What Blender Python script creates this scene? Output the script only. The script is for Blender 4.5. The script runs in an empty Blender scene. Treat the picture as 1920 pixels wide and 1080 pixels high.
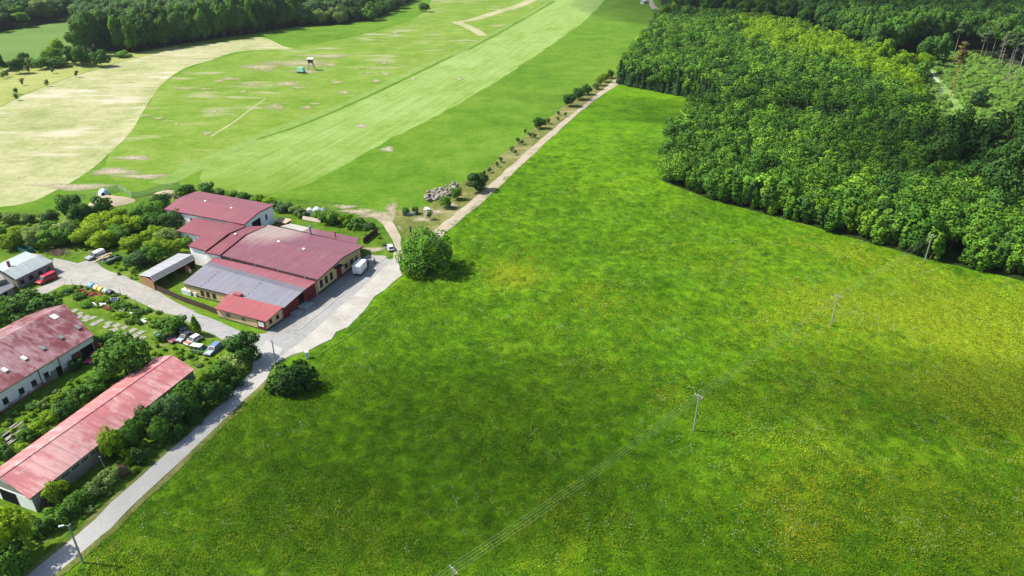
import bpy, bmesh, math, random
import numpy as np
from mathutils import Vector, Matrix
from math import radians as rad, sin, cos, pi, atan2, sqrt

SC = bpy.context.scene
COL = SC.collection

# ------------------------------------------------------------------ camera
H = 90.0; FPX = 1356.0; PITCH = rad(28)
cam_d = bpy.data.cameras.new("camera"); cam = bpy.data.objects.new("camera", cam_d); COL.objects.link(cam)
cam.location = (0, 0, H); cam.rotation_euler = (pi/2 - PITCH, 0, 0)
cam_d.sensor_width = 36; cam_d.lens = 36*FPX/1920; cam_d.clip_start = 0.5; cam_d.clip_end = 30000
SC.camera = cam

# ------------------------------------------------------------------ light
SUN_EL = rad(49); SHADOW = Vector((1.0, -0.14, 0)).normalized()
SUNV = Vector((-SHADOW.x*cos(SUN_EL), -SHADOW.y*cos(SUN_EL), sin(SUN_EL)))     # towards the sun
world = bpy.data.worlds.new("World"); SC.world = world; world.use_nodes = True
wn = world.node_tree.nodes; wl = world.node_tree.links
sky = wn.new("ShaderNodeTexSky"); sky.sky_type = 'NISHITA'; sky.sun_disc = False
sky.sun_elevation = SUN_EL; sky.sun_rotation = atan2(SUNV.x, SUNV.y)
sky.air_density = 1.0; sky.dust_density = 1.2; sky.ozone_density = 1.0
wl.new(sky.outputs[0], wn["Background"].inputs[0]); wn["Background"].inputs[1].default_value = 0.10
sl = bpy.data.lights.new("sun", 'SUN'); sl.energy = 4.6; sl.angle = rad(0.53); sl.color = (1.0, 0.95, 0.86)
sun = bpy.data.objects.new("sun", sl); COL.objects.link(sun); sun.location = (-300, 50, 400)
sun.rotation_euler = SUNV.to_track_quat('Z', 'Y').to_euler()
SC.view_settings.view_transform = 'Standard'; SC.view_settings.look = 'None'
SC.view_settings.exposure = 0.98; SC.view_settings.gamma = 1.0
SC.cycles.max_bounces = 6; SC.cycles.diffuse_bounces = 3; SC.cycles.glossy_bounces = 2
SC.cycles.transmission_bounces = 4; SC.cycles.volume_bounces = 0; SC.cycles.transparent_max_bounces = 12
SC.cycles.use_denoising = True

# ------------------------------------------------------------------ pixel -> place on the ground (measured from the photograph)
_F = Vector((0, cos(PITCH), -sin(PITCH))); _U = Vector((0, sin(PITCH), cos(PITCH)))
def P(x, y, z=0.0):
    d = _F + Vector((1, 0, 0))*((x-960)/FPX) - _U*((y-540)/FPX)
    t = (z-H)/d.z
    return Vector((0, 0, H)) + d*t
def depth(p): return (Vector(p)-Vector((0, 0, H))).dot(_F)
def ppm(p): return FPX/depth(p)

rng = np.random.default_rng(7); random.seed(7)

# ------------------------------------------------------------------ helpers
def tag(o, label=None, cat=None, group=None, kind=None):
    if label: o['label'] = label
    if cat: o['category'] = cat
    if group: o['group'] = group
    if kind: o['kind'] = kind
    return o
def thing(name, label, cat, loc=(0, 0, 0), rz=0.0, group=None):
    o = bpy.data.objects.new(name, None); COL.objects.link(o)
    o.empty_display_size = 0.5; o.location = loc; o.rotation_euler = (0, 0, rz)
    return tag(o, label, cat, group)

class MB:
    def __init__(s, o=(0, 0, 0)): s.v = []; s.f = []; s.m = []; s.o = Vector(o)
    def face(s, pts, m=0):
        i = len(s.v); s.v += [Vector(p)-s.o for p in pts]; s.f.append(tuple(range(i, i+len(pts)))); s.m.append(m)
    def hull(s, bot, top, m=0, ms=None):             # bot, top: rings with the same count
        i = len(s.v); n = len(bot)
        s.v += [Vector(p)-s.o for p in bot] + [Vector(p)-s.o for p in top]
        s.f.append(tuple(range(i+n-1, i-1, -1))); s.m.append(m)
        s.f.append(tuple(range(i+n, i+2*n))); s.m.append(m)
        for k in range(n):
            k2 = (k+1) % n
            s.f.append((i+k, i+k2, i+n+k2, i+n+k)); s.m.append(m if ms is None else ms)
    def box(s, c, size, rz=0, m=0):
        cx, cy, cz = c; a, b, h = size[0]/2, size[1]/2, size[2]/2
        ca, sa = cos(rz), sin(rz)
        r = [(cx+x*ca-y*sa, cy+x*sa+y*ca) for x, y in ((-a, -b), (a, -b), (a, b), (-a, b))]
        s.hull([(x, y, cz-h) for x, y in r], [(x, y, cz+h) for x, y in r], m)
    def bar(s, p, q, w, h, m=0):                      # rectangular bar between two points
        p, q = Vector(p), Vector(q); d = (q-p).normalized()
        side = d.cross(Vector((0, 0, 1)))
        if side.length < 1e-3: side = Vector((1, 0, 0))
        side.normalize(); up = side.cross(d)
        ring = lambda c: [c+side*(w/2)+up*(h/2), c-side*(w/2)+up*(h/2), c-side*(w/2)-up*(h/2), c+side*(w/2)-up*(h/2)]
        s.hull(ring(q), ring(p), m)
    def cyl(s, p, q, r0, r1=None, n=10, m=0):
        r1 = r0 if r1 is None else r1
        p, q = Vector(p), Vector(q); d = (q-p).normalized()
        a = d.orthogonal().normalized(); b = d.cross(a)
        ring = lambda c, r: [c+a*(r*cos(2*pi*k/n))+b*(r*sin(2*pi*k/n)) for k in range(n)]
        s.hull(ring(p, r0), ring(q, r1), m)
    def slab(s, pts, t, m=0, ms=None):                # polygon thickened downwards
        pts = [Vector(p) for p in pts]
        nz = sum(pts[i].x*pts[(i+1) % len(pts)].y-pts[(i+1) % len(pts)].x*pts[i].y for i in range(len(pts)))
        if nz < 0: pts = pts[::-1]
        s.hull([p-Vector((0, 0, t)) for p in pts], pts, m, ms)
    def build(s, name, mats, parent=None, smooth=False, bevel=0, label=None):
        me = bpy.data.meshes.new(name); me.from_pydata([tuple(p) for p in s.v], [], s.f)
        for mt in (mats if isinstance(mats, (list, tuple)) else [mats]): me.materials.append(mt)
        me.polygons.foreach_set('material_index', s.m)
        if smooth: me.polygons.foreach_set('use_smooth', [True]*len(s.f))
        me.update()
        o = bpy.data.objects.new(name, me); COL.objects.link(o)
        if parent: o.parent = parent
        if bevel:
            md = o.modifiers.new('bevel', 'BEVEL'); md.width = bevel; md.segments = 2; md.limit_method = 'ANGLE'
        if label: o['label'] = label
        return o

# ------------------------------------------------------------------ materials
class NT:
    def __init__(s, name, rough=0.9, spec=0.2):
        s.mat = bpy.data.materials.new(name); s.mat.use_nodes = True
        s.t = s.mat.node_tree; s.n = s.t.nodes; s.b = s.n["Principled BSDF"]
        s.b.inputs['Roughness'].default_value = rough; s.b.inputs['Specular IOR Level'].default_value = spec
        s.tc = s.n.new("ShaderNodeTexCoord")
    def link(s, a, b): s.t.links.new(a, b)
    def mapping(s, scale=(1, 1, 1), rz=0, coord='Object'):
        m = s.n.new("ShaderNodeMapping"); m.vector_type = 'TEXTURE'; m.inputs['Scale'].default_value = tuple(1/q for q in scale); m.inputs['Rotation'].default_value = (0, 0, rz)
        s.link(s.tc.outputs[coord], m.inputs[0]); return m.outputs[0]
    def noise(s, size, detail=3, rough=0.55, vec=None, dist=0.0, coord='Object'):
        t = s.n.new("ShaderNodeTexNoise"); t.inputs['Scale'].default_value = 1.0/size
        t.inputs['Detail'].default_value = detail; t.inputs['Roughness'].default_value = rough; t.inputs['Distortion'].default_value = dist
        s.link(vec if vec is not None else s.tc.outputs[coord], t.inputs['Vector']); return t.outputs['Fac']
    def ramp(s, fac, stops, interp='LINEAR'):
        r = s.n.new("ShaderNodeValToRGB"); e = r.color_ramp.elements; r.color_ramp.interpolation = interp
        while len(e) > 1: e.remove(e[0])
        e[0].position, e[0].color = stops[0][0], col(stops[0][1])
        for p, c in stops[1:]:
            k = e.new(p); k.color = col(c)
        s.link(fac, r.inputs[0]); return r.outputs[0]
    def mix(s, fac, a, b, mode='MIX'):
        m = s.n.new("ShaderNodeMix"); m.data_type = 'RGBA'; m.blend_type = mode; m.clamp_result = False
        for v, k in ((fac, 0), (a, 6), (b, 7)):
            if isinstance(v, (int, float)): m.inputs[k].default_value = v
            elif isinstance(v, tuple): m.inputs[k].default_value = col(v)
            else: s.link(v, m.inputs[k])
        return m.outputs[2]
    def math(s, op, a, b=0.0, c=None):
        m = s.n.new("ShaderNodeMath"); m.operation = op
        for v, k in ((a, 0), (b, 1), (c, 2)):
            if v is None: continue
            if isinstance(v, (int, float)): m.inputs[k].default_value = v
            else: s.link(v, m.inputs[k])
        return m.outputs[0]
    def bump(s, h, strength=0.5, dist=0.1):
        b = s.n.new("ShaderNodeBump"); b.inputs['Strength'].default_value = strength; b.inputs['Distance'].default_value = dist
        s.link(h, b.inputs['Height']); s.link(b.outputs[0], s.b.inputs['Normal'])
    def color(s, c):
        if isinstance(c, tuple): s.b.inputs['Base Color'].default_value = col(c)
        else: s.link(c, s.b.inputs['Base Color'])
        return s.mat
def col(c): return (c[0], c[1], c[2], 1.0) if len(c) == 3 else c
def sc(c, k): return tuple(x*k for x in c[:3])

def plain(name, c, rough=0.7, spec=0.3, var=0.18, size=0.6, metal=0.0, bump=0.0):
    m = NT(name, rough, spec); m.b.inputs['Metallic'].default_value = metal
    n = m.noise(size, 4, 0.65); n2 = m.noise(size*7, 3)
    k = m.math('MULTIPLY_ADD', n, 0.6, m.math('MULTIPLY', n2, 0.4))
    if bump: m.bump(n, 0.6, bump)
    return m.color(m.ramp(k, [(0.3, sc(c, 1-var)), (0.7, sc(c, 1+var))]))

def grass(name, dark, mid, light, stripe=None, tuft=0.7, blotch=9.0, bump=0.25, yellow=0.0, white=0.0, tan=None, tanamt=0.0, bstr=0.8, big=45.0, fade=False):
    m = NT(name, 1.0, 0.05)
    vec = m.mapping((1, 1, 1), 0)
    n0 = m.noise(big, 3, 0.5); n1 = m.noise(blotch, 4, 0.6); n2 = m.noise(tuft*3.2, 3, 0.6); n3 = m.noise(tuft, 3, 0.7)
    k = m.math('MULTIPLY_ADD', n1, 0.30, m.math('MULTIPLY_ADD', n2, 0.22, m.math('MULTIPLY_ADD', n3, 0.26, m.math('MULTIPLY', n0, 0.22))))
    n1 = n1
    if stripe is not None:
        sv = m.mapping((1.0, 0.035, 1), stripe)
        n4 = m.noise(1.8, 3, 0.6, sv); k = m.math('MULTIPLY_ADD', n4, 0.30, m.math('MULTIPLY', k, 0.70))
    c = m.ramp(k, [(0.40, dark), (0.50, mid), (0.61, light)])
    if fade:                                          # the mowing thins out towards the farmyard end
        sy = m.n.new("ShaderNodeSeparateXYZ"); m.link(m.mapping((1, 1, 1), stripe), sy.inputs[0])
        mr = m.n.new("ShaderNodeMapRange"); q = Matrix.Rotation(-stripe, 3, 'Z')
        mr.inputs[1].default_value = (q @ P(380, 345)).y; mr.inputs[2].default_value = (q @ P(520, 275)).y; m.link(sy.outputs[1], mr.inputs[0])
        ff = m.math('MULTIPLY_ADD', n1, .8, m.math('SUBTRACT', mr.outputs[0], .4))
        c = m.mix(ff, m.ramp(k, [(.40, (.080, .155, .010)), (.61, (.150, .222, .036))]), c)
    if tan is not None:
        tv = m.mapping((0.35, 1.3, 1), 0)
        t = m.noise(11, 4, 0.6, tv); t2 = m.noise(60, 2, 0.5)
        f = m.ramp(m.math('MULTIPLY_ADD', t2, 0.5, m.math('MULTIPLY', t, 0.6)), [(0.62-tanamt, (0, 0, 0)), (0.72-tanamt, (1, 1, 1))])
        c = m.mix(f, c, tan)
    if yellow or white:
        sx = m.n.new("ShaderNodeSeparateXYZ"); m.link(m.tc.outputs['Object'], sx.inputs[0])
        side = m.n.new("ShaderNodeMapRange"); side.inputs[1].default_value = 0; side.inputs[2].default_value = 80
        m.link(sx.outputs[0], side.inputs[0])
    if yellow:
        geo = m.n.new("ShaderNodeNewGeometry"); acc = None
        for (fx, fy, fr, fa) in ((1790, 610, 46, .50), (1850, 700, 30, .40), (1600, 560, 26, .30), (958, 518, 13, .55), (1115, 546, 6, .4), (1480, 920, 12, .45), (1510, 1010, 9, .55), (1600, 860, 16, .36), (1700, 920, 22, .36), (1250, 748, 5, .45), (1820, 1000, 16, .40), (1400, 740, 14, .2), (930, 960, 7, .3), (260, 1010, 8, .2), (1050, 1050, 9, .35)):  # flower patches; those far right also paint in sunlit brightness
            ds = m.n.new("ShaderNodeVectorMath"); ds.operation = 'DISTANCE'; m.link(geo.outputs['Position'], ds.inputs[0]); ds.inputs[1].default_value = P(fx, fy)
            mr = m.n.new("ShaderNodeMapRange"); mr.interpolation_type = 'SMOOTHSTEP'; mr.inputs[1].default_value = fr*1.15; mr.inputs[2].default_value = 0; mr.inputs[4].default_value = fa; m.link(ds.outputs['Value'], mr.inputs[0])
            acc = mr.outputs[0] if acc is None else m.math('MAXIMUM', acc, mr.outputs[0])
        reg = m.noise(15, 4, 0.65, dist=0.8); reg = m.math('MULTIPLY_ADD', reg, .8, acc)
        rg = m.ramp(reg, [(0.56, (0, 0, 0)), (0.92, (1, 1, 1))])
        sp = m.noise(0.5, 2, 0.6); sp = m.ramp(sp, [(0.52, (0, 0, 0)), (0.60, (1, 1, 1))])
        f = m.math('MULTIPLY', m.math('MULTIPLY', rg, sp), yellow)
        c = m.mix(m.math('MULTIPLY', rg, 0.75*yellow), c, (0.19, 0.235, 0.010))
        c = m.mix(f, c, (0.30, 0.245, 0.010))
    if white:
        reg = m.noise(19, 4, 0.65, dist=0.8, vec=m.mapping((1, 1, 1), 0.7))
        reg = m.math('MULTIPLY_ADD', side.outputs[0], 0.07, reg)
        rg = m.ramp(reg, [(0.56, (0, 0, 0)), (0.70, (1, 1, 1))])
        vo = m.n.new("ShaderNodeTexVoronoi"); vo.inputs['Scale'].default_value = 1.5; m.link(m.tc.outputs['Object'], vo.inputs['Vector'])
        dd = m.math('MULTIPLY_ADD', m.noise(0.35, 2), 0.22, vo.outputs['Distance'])
        dot = m.ramp(dd, [(0.20, (1, 1, 1)), (0.33, (0, 0, 0))])
        f = m.math('MULTIPLY', m.math('MULTIPLY', rg, dot), white)
        c = m.mix(f, c, (0.27, 0.33, 0.17))
    if bump:
        h = m.math('MULTIPLY_ADD', n3, 0.5, m.math('MULTIPLY_ADD', n2, 0.9, m.math('MULTIPLY', n1, 1.2)))
        m.bump(h, bstr, bump)
    return m.color(c)

_a, _b = P(600, 320), P(1135, 0); BAND_A = -atan2(_b.x-_a.x, _b.y-_a.y)
M = {}
M['ground'] = grass('rough_grass', (.028, .075, .004), (.060, .125, .010), (.12, .17, .03), bump=.35)
M['meadow'] = grass('tall_meadow_grass', (.024, .076, .0014), (.072, .168, .0030), (.132, .236, .006), bump=.45, yellow=.55, white=.8, tuft=0.8)
M['verge'] = grass('dry_verge_grass', (.055, .085, .014), (.12, .135, .035), (.21, .19, .08), bump=.25, tan=(.27, .22, .13), tanamt=.02)
M['field'] = grass('short_field_grass', (.046, .118, .006), (.080, .162, .011), (.128, .205, .026), bump=.25, tuft=.9, blotch=14, big=80)
M['band'] = grass('mown_grass', (.120, .205, .028), (.175, .260, .062), (.235, .315, .112), stripe=BAND_A, fade=True, bump=.05, tuft=1.2, blotch=18, big=70)
M['ditch'] = grass('ditch_grass', (.042, .105, .007), (.070, .145, .012), (.10, .18, .02), bump=.25)
M['edge'] = grass('pale_verge_grass', (.10, .19, .03), (.14, .22, .045), (.19, .26, .07), bump=.1)
M['tanfield'] = grass('patchy_field_grass', (.082, .160, .012), (.125, .200, .024), (.19, .245, .06), bump=.16, tan=(.26, .26, .14), tanamt=.012, tuft=.9, blotch=12)
M['straw'] = grass('dry_cut_hay', (.172, .205, .062), (.270, .282, .132), (.365, .352, .212), bump=.16, tan=(.40, .36, .265), tanamt=.05, tuft=1.3, blotch=16, big=40)
M['yellowmeadow'] = grass('dry_yellow_grass', (.16, .20, .045), (.235, .26, .075), (.30, .30, .12), bump=.2, blotch=12)
M['farfield'] = grass('far_crop_field', (.080, .145, .032), (.100, .172, .040), (.135, .205, .058), bump=.05, blotch=40)
M['garden'] = grass('garden_grass', (.035, .085, .004), (.075, .14, .010), (.15, .19, .035), bump=.4, tan=(.2, .18, .09), tanamt=-.01, blotch=4)
M['lawn'] = grass('lawn_grass', (.045, .115, .004), (.075, .16, .008), (.11, .19, .015), bump=.2, blotch=5)
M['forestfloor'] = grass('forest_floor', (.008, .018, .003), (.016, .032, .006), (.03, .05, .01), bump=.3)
M['clearing'] = grass('clearing_grass', (.10, .20, .035), (.15, .25, .06), (.20, .29, .09), bump=.4, blotch=6)
def ground_mat(name, a, b, c, size=1.2, joint=None, stain=.35, bump=.02, crack=0.0):
    m = NT(name, .95, .15)
    n1 = m.noise(size, 5, .7); n2 = m.noise(size*9, 4, .6)
    k = m.math('MULTIPLY_ADD', n1, .45, m.math('MULTIPLY', n2, .55))
    cc = m.ramp(k, [(.33, a), (.5, b), (.66, c)])
    st = m.noise(5.5, 5, .7, dist=1.5); st = m.ramp(st, [(.56, (0, 0, 0)), (.70, (1, 1, 1))])
    cc = m.mix(m.math('MULTIPLY', st, stain), cc, sc(a, .62))
    vc = m.n.new("ShaderNodeTexVoronoi"); vc.feature = 'DISTANCE_TO_EDGE'; vc.inputs['Scale'].default_value = .22; wv = m.n.new("ShaderNodeVectorMath"); wv.operation = 'MULTIPLY_ADD'
    nzc = m.n.new("ShaderNodeTexNoise"); nzc.inputs['Scale'].default_value = .9; m.link(m.tc.outputs['Object'], nzc.inputs['Vector']); m.link(nzc.outputs['Color'], wv.inputs[0]); wv.inputs[1].default_value = (2, 2, 0); m.link(m.tc.outputs['Object'], wv.inputs[2]); m.link(wv.outputs[0], vc.inputs['Vector'])
    cc = m.mix(m.math('MULTIPLY', m.ramp(vc.outputs['Distance'], [(.006, (1, 1, 1)), (.016, (0, 0, 0))]), crack), cc, (.07, .065, .055))
    if joint:
        br = m.n.new("ShaderNodeTexBrick"); m.link(m.mapping((1, 1, 1), joint), br.inputs['Vector'])
        br.inputs['Scale'].default_value = 1.0; br.inputs['Brick Width'].default_value = 3.0; br.inputs['Row Height'].default_value = 2.6
        br.inputs['Mortar Size'].default_value = .05; br.inputs['Mortar Smooth'].default_value = .4; br.inputs['Color1'].default_value = (0, 0, 0, 1); br.inputs['Color2'].default_value = (.18, .18, .18, 1)
        br.inputs['Mortar'].default_value = (1, 1, 1, 1)
        f = m.math('MULTIPLY', br.outputs['Color'], .55); cc = m.mix(f, cc, (.09, .085, .055))
    m.bump(n1, .6, bump)
    return m.color(cc)
M['road'] = ground_mat('lane_asphalt', (.285, .28, .265), (.33, .325, .305), (.365, .355, .33), .8, stain=.14, crack=.12)
M['asphalt'] = ground_mat('yard_asphalt', (.205, .205, .205), (.25, .25, .245), (.295, .29, .28), 1.0, stain=.32, crack=.4)
M['slabroad'] = ground_mat('concrete_slabs', (.22, .21, .19), (.285, .275, .25), (.335, .325, .29), 1.0, joint=rad(-24), stain=.3, crack=.4)
M['apron'] = ground_mat('yard_concrete', (.21, .205, .195), (.265, .26, .245), (.31, .30, .28), 1.0, joint=rad(72), stain=.35, crack=.35)
M['gravel'] = ground_mat('pale_gravel', (.25, .235, .20), (.325, .31, .275), (.40, .385, .35), .7, stain=.45, bump=.06)
M['dirt'] = ground_mat('dirt_track', (.215, .18, .125), (.30, .26, .19), (.37, .33, .25), .7, stain=.35, bump=.06)
M['soil'] = ground_mat('bare_soil', (.22, .18, .12), (.29, .245, .165), (.34, .30, .21), .8, stain=.2, bump=.05)
M['sand'] = ground_mat('heaped_sand', (.30, .23, .15), (.37, .30, .205), (.43, .36, .26), .6, stain=.2, bump=.08)

def roof_mat(name, c, faded=None, fade=.0, ang=0.0, rough=.45, seam=.33, patch=None, sheets=False):
    m = NT(name, rough, .35)
    v = m.mapping((1, 1, 1), ang)
    n = m.noise(.7, 4, .7); n2 = m.noise(5, 4, .6)
    k = m.math('MULTIPLY_ADD', n, .35, m.math('MULTIPLY', n2, .65))
    cc = m.ramp(k, [(.3, sc(c, .86)), (.7, sc(c, 1.14))])
    if faded is not None:
        sv = m.mapping((1.0, .22, 1), ang); f = m.noise(1.3, 5, .72, sv, .3); g = m.noise(9, 3, .6)
        f = m.ramp(m.math('MULTIPLY_ADD', g, .5, m.math('MULTIPLY', f, .6)), [(.55-fade, (0, 0, 0)), (.66-fade, (1, 1, 1))])
        cc = m.mix(m.math('MULTIPLY', f, .8), cc, faded)
    if sheets:                                        # each sheet of the roof has faded by itself
        br = m.n.new("ShaderNodeTexBrick"); m.link(m.mapping((1, 1, 1), ang), br.inputs['Vector']); br.inputs['Scale'].default_value = 1.0
        br.inputs['Brick Width'].default_value = .95; br.inputs['Row Height'].default_value = 1.9; br.inputs['Mortar Size'].default_value = .012; br.inputs['Color1'].default_value = (0, 0, 0, 1); br.inputs['Color2'].default_value = (1, 1, 1, 1); br.inputs['Mortar'].default_value = (.3, .3, .3, 1)
        fb = m.math('MULTIPLY', m.ramp(br.outputs['Color'], [(.45, (0, 0, 0)), (1, (1, 1, 1))]), m.ramp(m.noise(4.5, 4, .7), [(.40, (0, 0, 0)), (.60, (1, 1, 1))]))
        cc = m.mix(m.math('MULTIPLY', fb, .75), cc, (.34, .22, .23))
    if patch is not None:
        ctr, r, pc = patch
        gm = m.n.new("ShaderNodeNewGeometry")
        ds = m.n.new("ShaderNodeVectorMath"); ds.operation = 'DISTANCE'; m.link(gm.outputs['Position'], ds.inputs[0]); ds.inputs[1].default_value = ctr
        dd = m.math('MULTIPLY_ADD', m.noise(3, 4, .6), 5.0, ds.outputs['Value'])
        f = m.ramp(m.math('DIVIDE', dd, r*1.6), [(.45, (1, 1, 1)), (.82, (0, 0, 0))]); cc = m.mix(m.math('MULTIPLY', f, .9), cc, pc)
    w = m.n.new("ShaderNodeTexWave"); w.wave_type = 'BANDS'; w.bands_direction = 'X'; w.inputs['Scale'].default_value = 1.0/seam*.16
    m.link(v, w.inputs['Vector']); m.bump(w.outputs['Fac'], .25, .03)
    w2 = m.n.new("ShaderNodeTexWave"); w2.wave_type = 'BANDS'; w2.bands_direction = 'X'; w2.inputs['Scale'].default_value = .16/1.15; m.link(v, w2.inputs['Vector'])
    cc = m.mix(m.ramp(w2.outputs['Fac'], [(.88, (0, 0, 0)), (1, (.30, .30, .30))]), cc, sc(c, .5))      # sheet laps
    sk = m.noise(.9, 5, .75, m.mapping((1.0, .12, 1), ang)); cc = m.mix(m.ramp(sk, [(.50, (0, 0, 0)), (.72, (.38, .38, .38))]), cc, sc(c, .55))   # run-off streaks
    cc = m.mix(m.ramp(m.noise(2.2, 5, .75, m.mapping((1.0, .3, 1), ang)), [(.56, (0, 0, 0)), (.75, (.30, .30, .30))]), cc, (.30, .24, .22))
    return m.color(cc)
FA = rad(-65.9)   # factory wall direction
M['red_roof'] = roof_mat('red_metal_roof', (.185, .050, .058), ang=rad(-24))
M['hall_roof'] = roof_mat('hall_red_roof', (.195, .056, .068), ang=rad(-24))
M['main_roof'] = roof_mat('main_red_roof', (.165, .056, .074), ang=rad(-24), patch=(tuple(P(512, 430, 5.5)), 11.5, (.30, .235, .20)))  # tan patch, strongest at its centre and fading outwards
M['front_roof'] = roof_mat('bright_red_roof', (.265, .066, .068), ang=rad(-24))
M['grey_roof'] = roof_mat('grey_mauve_roof', (.165, .165, .195), (.17, .145, .165), .02, ang=rad(-24))
M['grey_strip'] = roof_mat('dark_grey_roof', (.12, .112, .13), ang=rad(-24))
M['red_strip'] = roof_mat('red_roof_strip', (.22, .070, .082), ang=rad(-24))
M['barn_roof'] = roof_mat('weathered_red_roof', (.155, .038, .042), (.33, .20, .21), .05, sheets=True, ang=rad(70.5))
M['shed_roof'] = roof_mat('pink_faded_roof', (.39, .135, .135), (.52, .31, .29), .03, ang=rad(70.5))
M['house_roof'] = roof_mat('pale_grey_roof', (.30, .335, .335), (.24, .27, .27), .0, ang=rad(60))
M['wood_shed_roof'] = roof_mat('light_grey_roof', (.29, .29, .30), ang=rad(60))
M['wood_shed_dark'] = roof_mat('slate_grey_roof', (.12, .125, .135), ang=rad(60))
M['fascia'] = plain('dark_red_fascia', (.085, .012, .016), .5)
M['fascia_brown'] = plain('brown_fascia', (.035, .022, .02), .6)
M['white_wall'] = plain('white_plaster', (.80, .80, .78), .9, .1, .1, 1.5)
M['stain_wall'] = None
m = NT('stained_white_plaster', .95, .1)
sx = m.n.new("ShaderNodeSeparateXYZ"); m.link(m.tc.outputs['Object'], sx.inputs[0])
n = m.noise(1.6, 5, .7); low = m.n.new("ShaderNodeMapRange"); low.inputs[1].default_value = 2.0; low.inputs[2].default_value = .2; m.link(sx.outputs[2], low.inputs[0])
f = m.ramp(m.math('MULTIPLY_ADD', low.outputs[0], .25, n), [(.58, (0, 0, 0)), (.72, (1, 1, 1))])
M['stain_wall'] = m.color(m.mix(f, m.ramp(m.noise(.8, 4), [(.3, (.66, .66, .64)), (.7, (.78, .78, .76))]), (.26, .22, .19)))
M['cream'] = plain('cream_plaster', (.56, .40, .22), .9, .1, .08, 1.2)
M['red_wall'] = plain('dark_red_wall', (.15, .02, .024), .8, .15, .15, 1.0)
M['grey_wall'] = plain('grey_render', (.22, .195, .175), .95, .1, .25, 1.2)
M['old_wall'] = plain('old_stone_wall', (.22, .19, .16), .95, .1, .35, .9)
M['plinth'] = plain('dark_plinth', (.06, .055, .055), .9)
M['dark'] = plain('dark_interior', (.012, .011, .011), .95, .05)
M['glass'] = plain('window_glass', (.022, .026, .03), .12, .6, .2)
M['frame'] = plain('window_frame', (.42, .40, .37), .6)
M['frame_brown'] = plain('brown_window_frame', (.06, .035, .025), .6)
M['skylight'] = plain('white_skylight', (.66, .68, .66), .4, .4, .08)
M['skylight_grey'] = plain('grey_skylight', (.17, .20, .18), .3, .5, .2)
M['wood'] = plain('brown_wood', (.13, .062, .032), .85, .15, .35, .4)
M['wood_light'] = plain('tan_wood', (.27, .155, .075), .85, .15, .25, .4)
M['fence_wood'] = plain('fence_boards', (.085, .055, .045), .9, .1, .3, .3)
M['oldwood'] = plain('weathered_timber', (.24, .22, .19), .95, .1, .35, .3)
M['concrete'] = plain('concrete', (.30, .295, .275), .95, .1, .15, .6)
M['pole'] = plain('grey_concrete_pole', (.24, .24, .225), .8, .2, .1, .3)
M['steel'] = plain('galvanised_steel', (.40, .41, .42), .45, .5, .1)
M['wire'] = plain('aluminium_wire', (.46, .54, .34), .4, .4, .05)
M['white_paint'] = plain('white_paint', (.72, .73, .74), .45, .4, .05)
M['black'] = plain('black_rubber', (.012, .012, .013), .8)
M['brick'] = plain('red_brick', (.26, .09, .055), .9, .1, .35, .2)
M['stone'] = plain('pale_stone', (.265, .24, .21), .95, .1, .3, .8)
M['stone_dark'] = plain('brown_stone', (.17, .145, .12), .95, .1, .3, .8)
M['bark'] = plain('bark', (.075, .055, .040), .95, .1, .3, .3)
M['bark_pale'] = plain('pale_bark', (.25, .22, .19), .95, .1, .25, .4)
M['bark_orange'] = plain('orange_pine_bark', (.32, .15, .065), .95, .1, .2, .6)
M['twigs'] = plain('dry_brush', (.16, .125, .09), .95, .1, .3, .3)
M['net'] = plain('pale_green_netting', (.24, .31, .23), .9, .1, .1)
def paint(name, c, rough=.35): return plain(name, c, rough, .5, .06, 1.0)

def leafmat(name, c, trans=.30, var=.28, yel=.35):
    m = NT(name, .75, .12)
    oi = m.n.new("ShaderNodeObjectInfo"); gi = m.noise(1.1, 3, .7)
    hsv = m.n.new("ShaderNodeHueSaturation")
    m.link(m.math('MULTIPLY_ADD', oi.outputs['Random'], -.035*yel, .5+.022*yel), hsv.inputs['Hue'])
    v = m.math('MULTIPLY_ADD', oi.outputs['Random'], var*1.6, 1.0-var*.8)
    v = m.math('MULTIPLY', v, m.math('MULTIPLY_ADD', gi, .9, .55)); m.link(v, hsv.inputs['Value'])
    hsv.inputs['Color'].default_value = col(c)
    m.link(hsv.outputs[0], m.b.inputs['Base Color'])
    tr = m.n.new("ShaderNodeBsdfTranslucent"); hs2 = m.mix(1.0, hsv.outputs[0], (1.25, 1.25, .55), 'MULTIPLY'); m.link(hs2, tr.inputs[0])
    mx = m.n.new("ShaderNodeMixShader"); mx.inputs[0].default_value = trans
    m.link(m.b.outputs[0], mx.inputs[1]); m.link(tr.outputs[0], mx.inputs[2]); m.link(mx.outputs[0], m.n["Material Output"].inputs[0])
    return m.mat
LM = {'fresh': leafmat('fresh_green_leaves', (.180, .325, .055), .35, .25, .3), 'mid': leafmat('mid_green_leaves', (.078, .180, .018), .2, .35), 'dark': leafmat('dark_green_leaves', (.044, .112, .016), .10, .4),
      'yellow': leafmat('yellow_green_leaves', (.185, .285, .012)), 'pale': leafmat('pale_green_leaves', (.165, .245, .065)),
      'blue': leafmat('grey_green_leaves', (.075, .150, .050)), 'young': leafmat('young_forest_leaves', (.086, .190, .014), .08, .50, yel=.8),
      'bright': leafmat('bright_forest_leaves', (.165, .285, .012), yel=.5),
      'conifer': leafmat('conifer_needles', (.026, .068, .018), .06), 'rust': leafmat('rusty_needles', (.19, .155, .045), .2),
      'brown': leafmat('dry_brown_leaves', (.19, .135, .09), .2), 'pine': leafmat('pine_needles', (.085, .135, .045), .15)}

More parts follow.
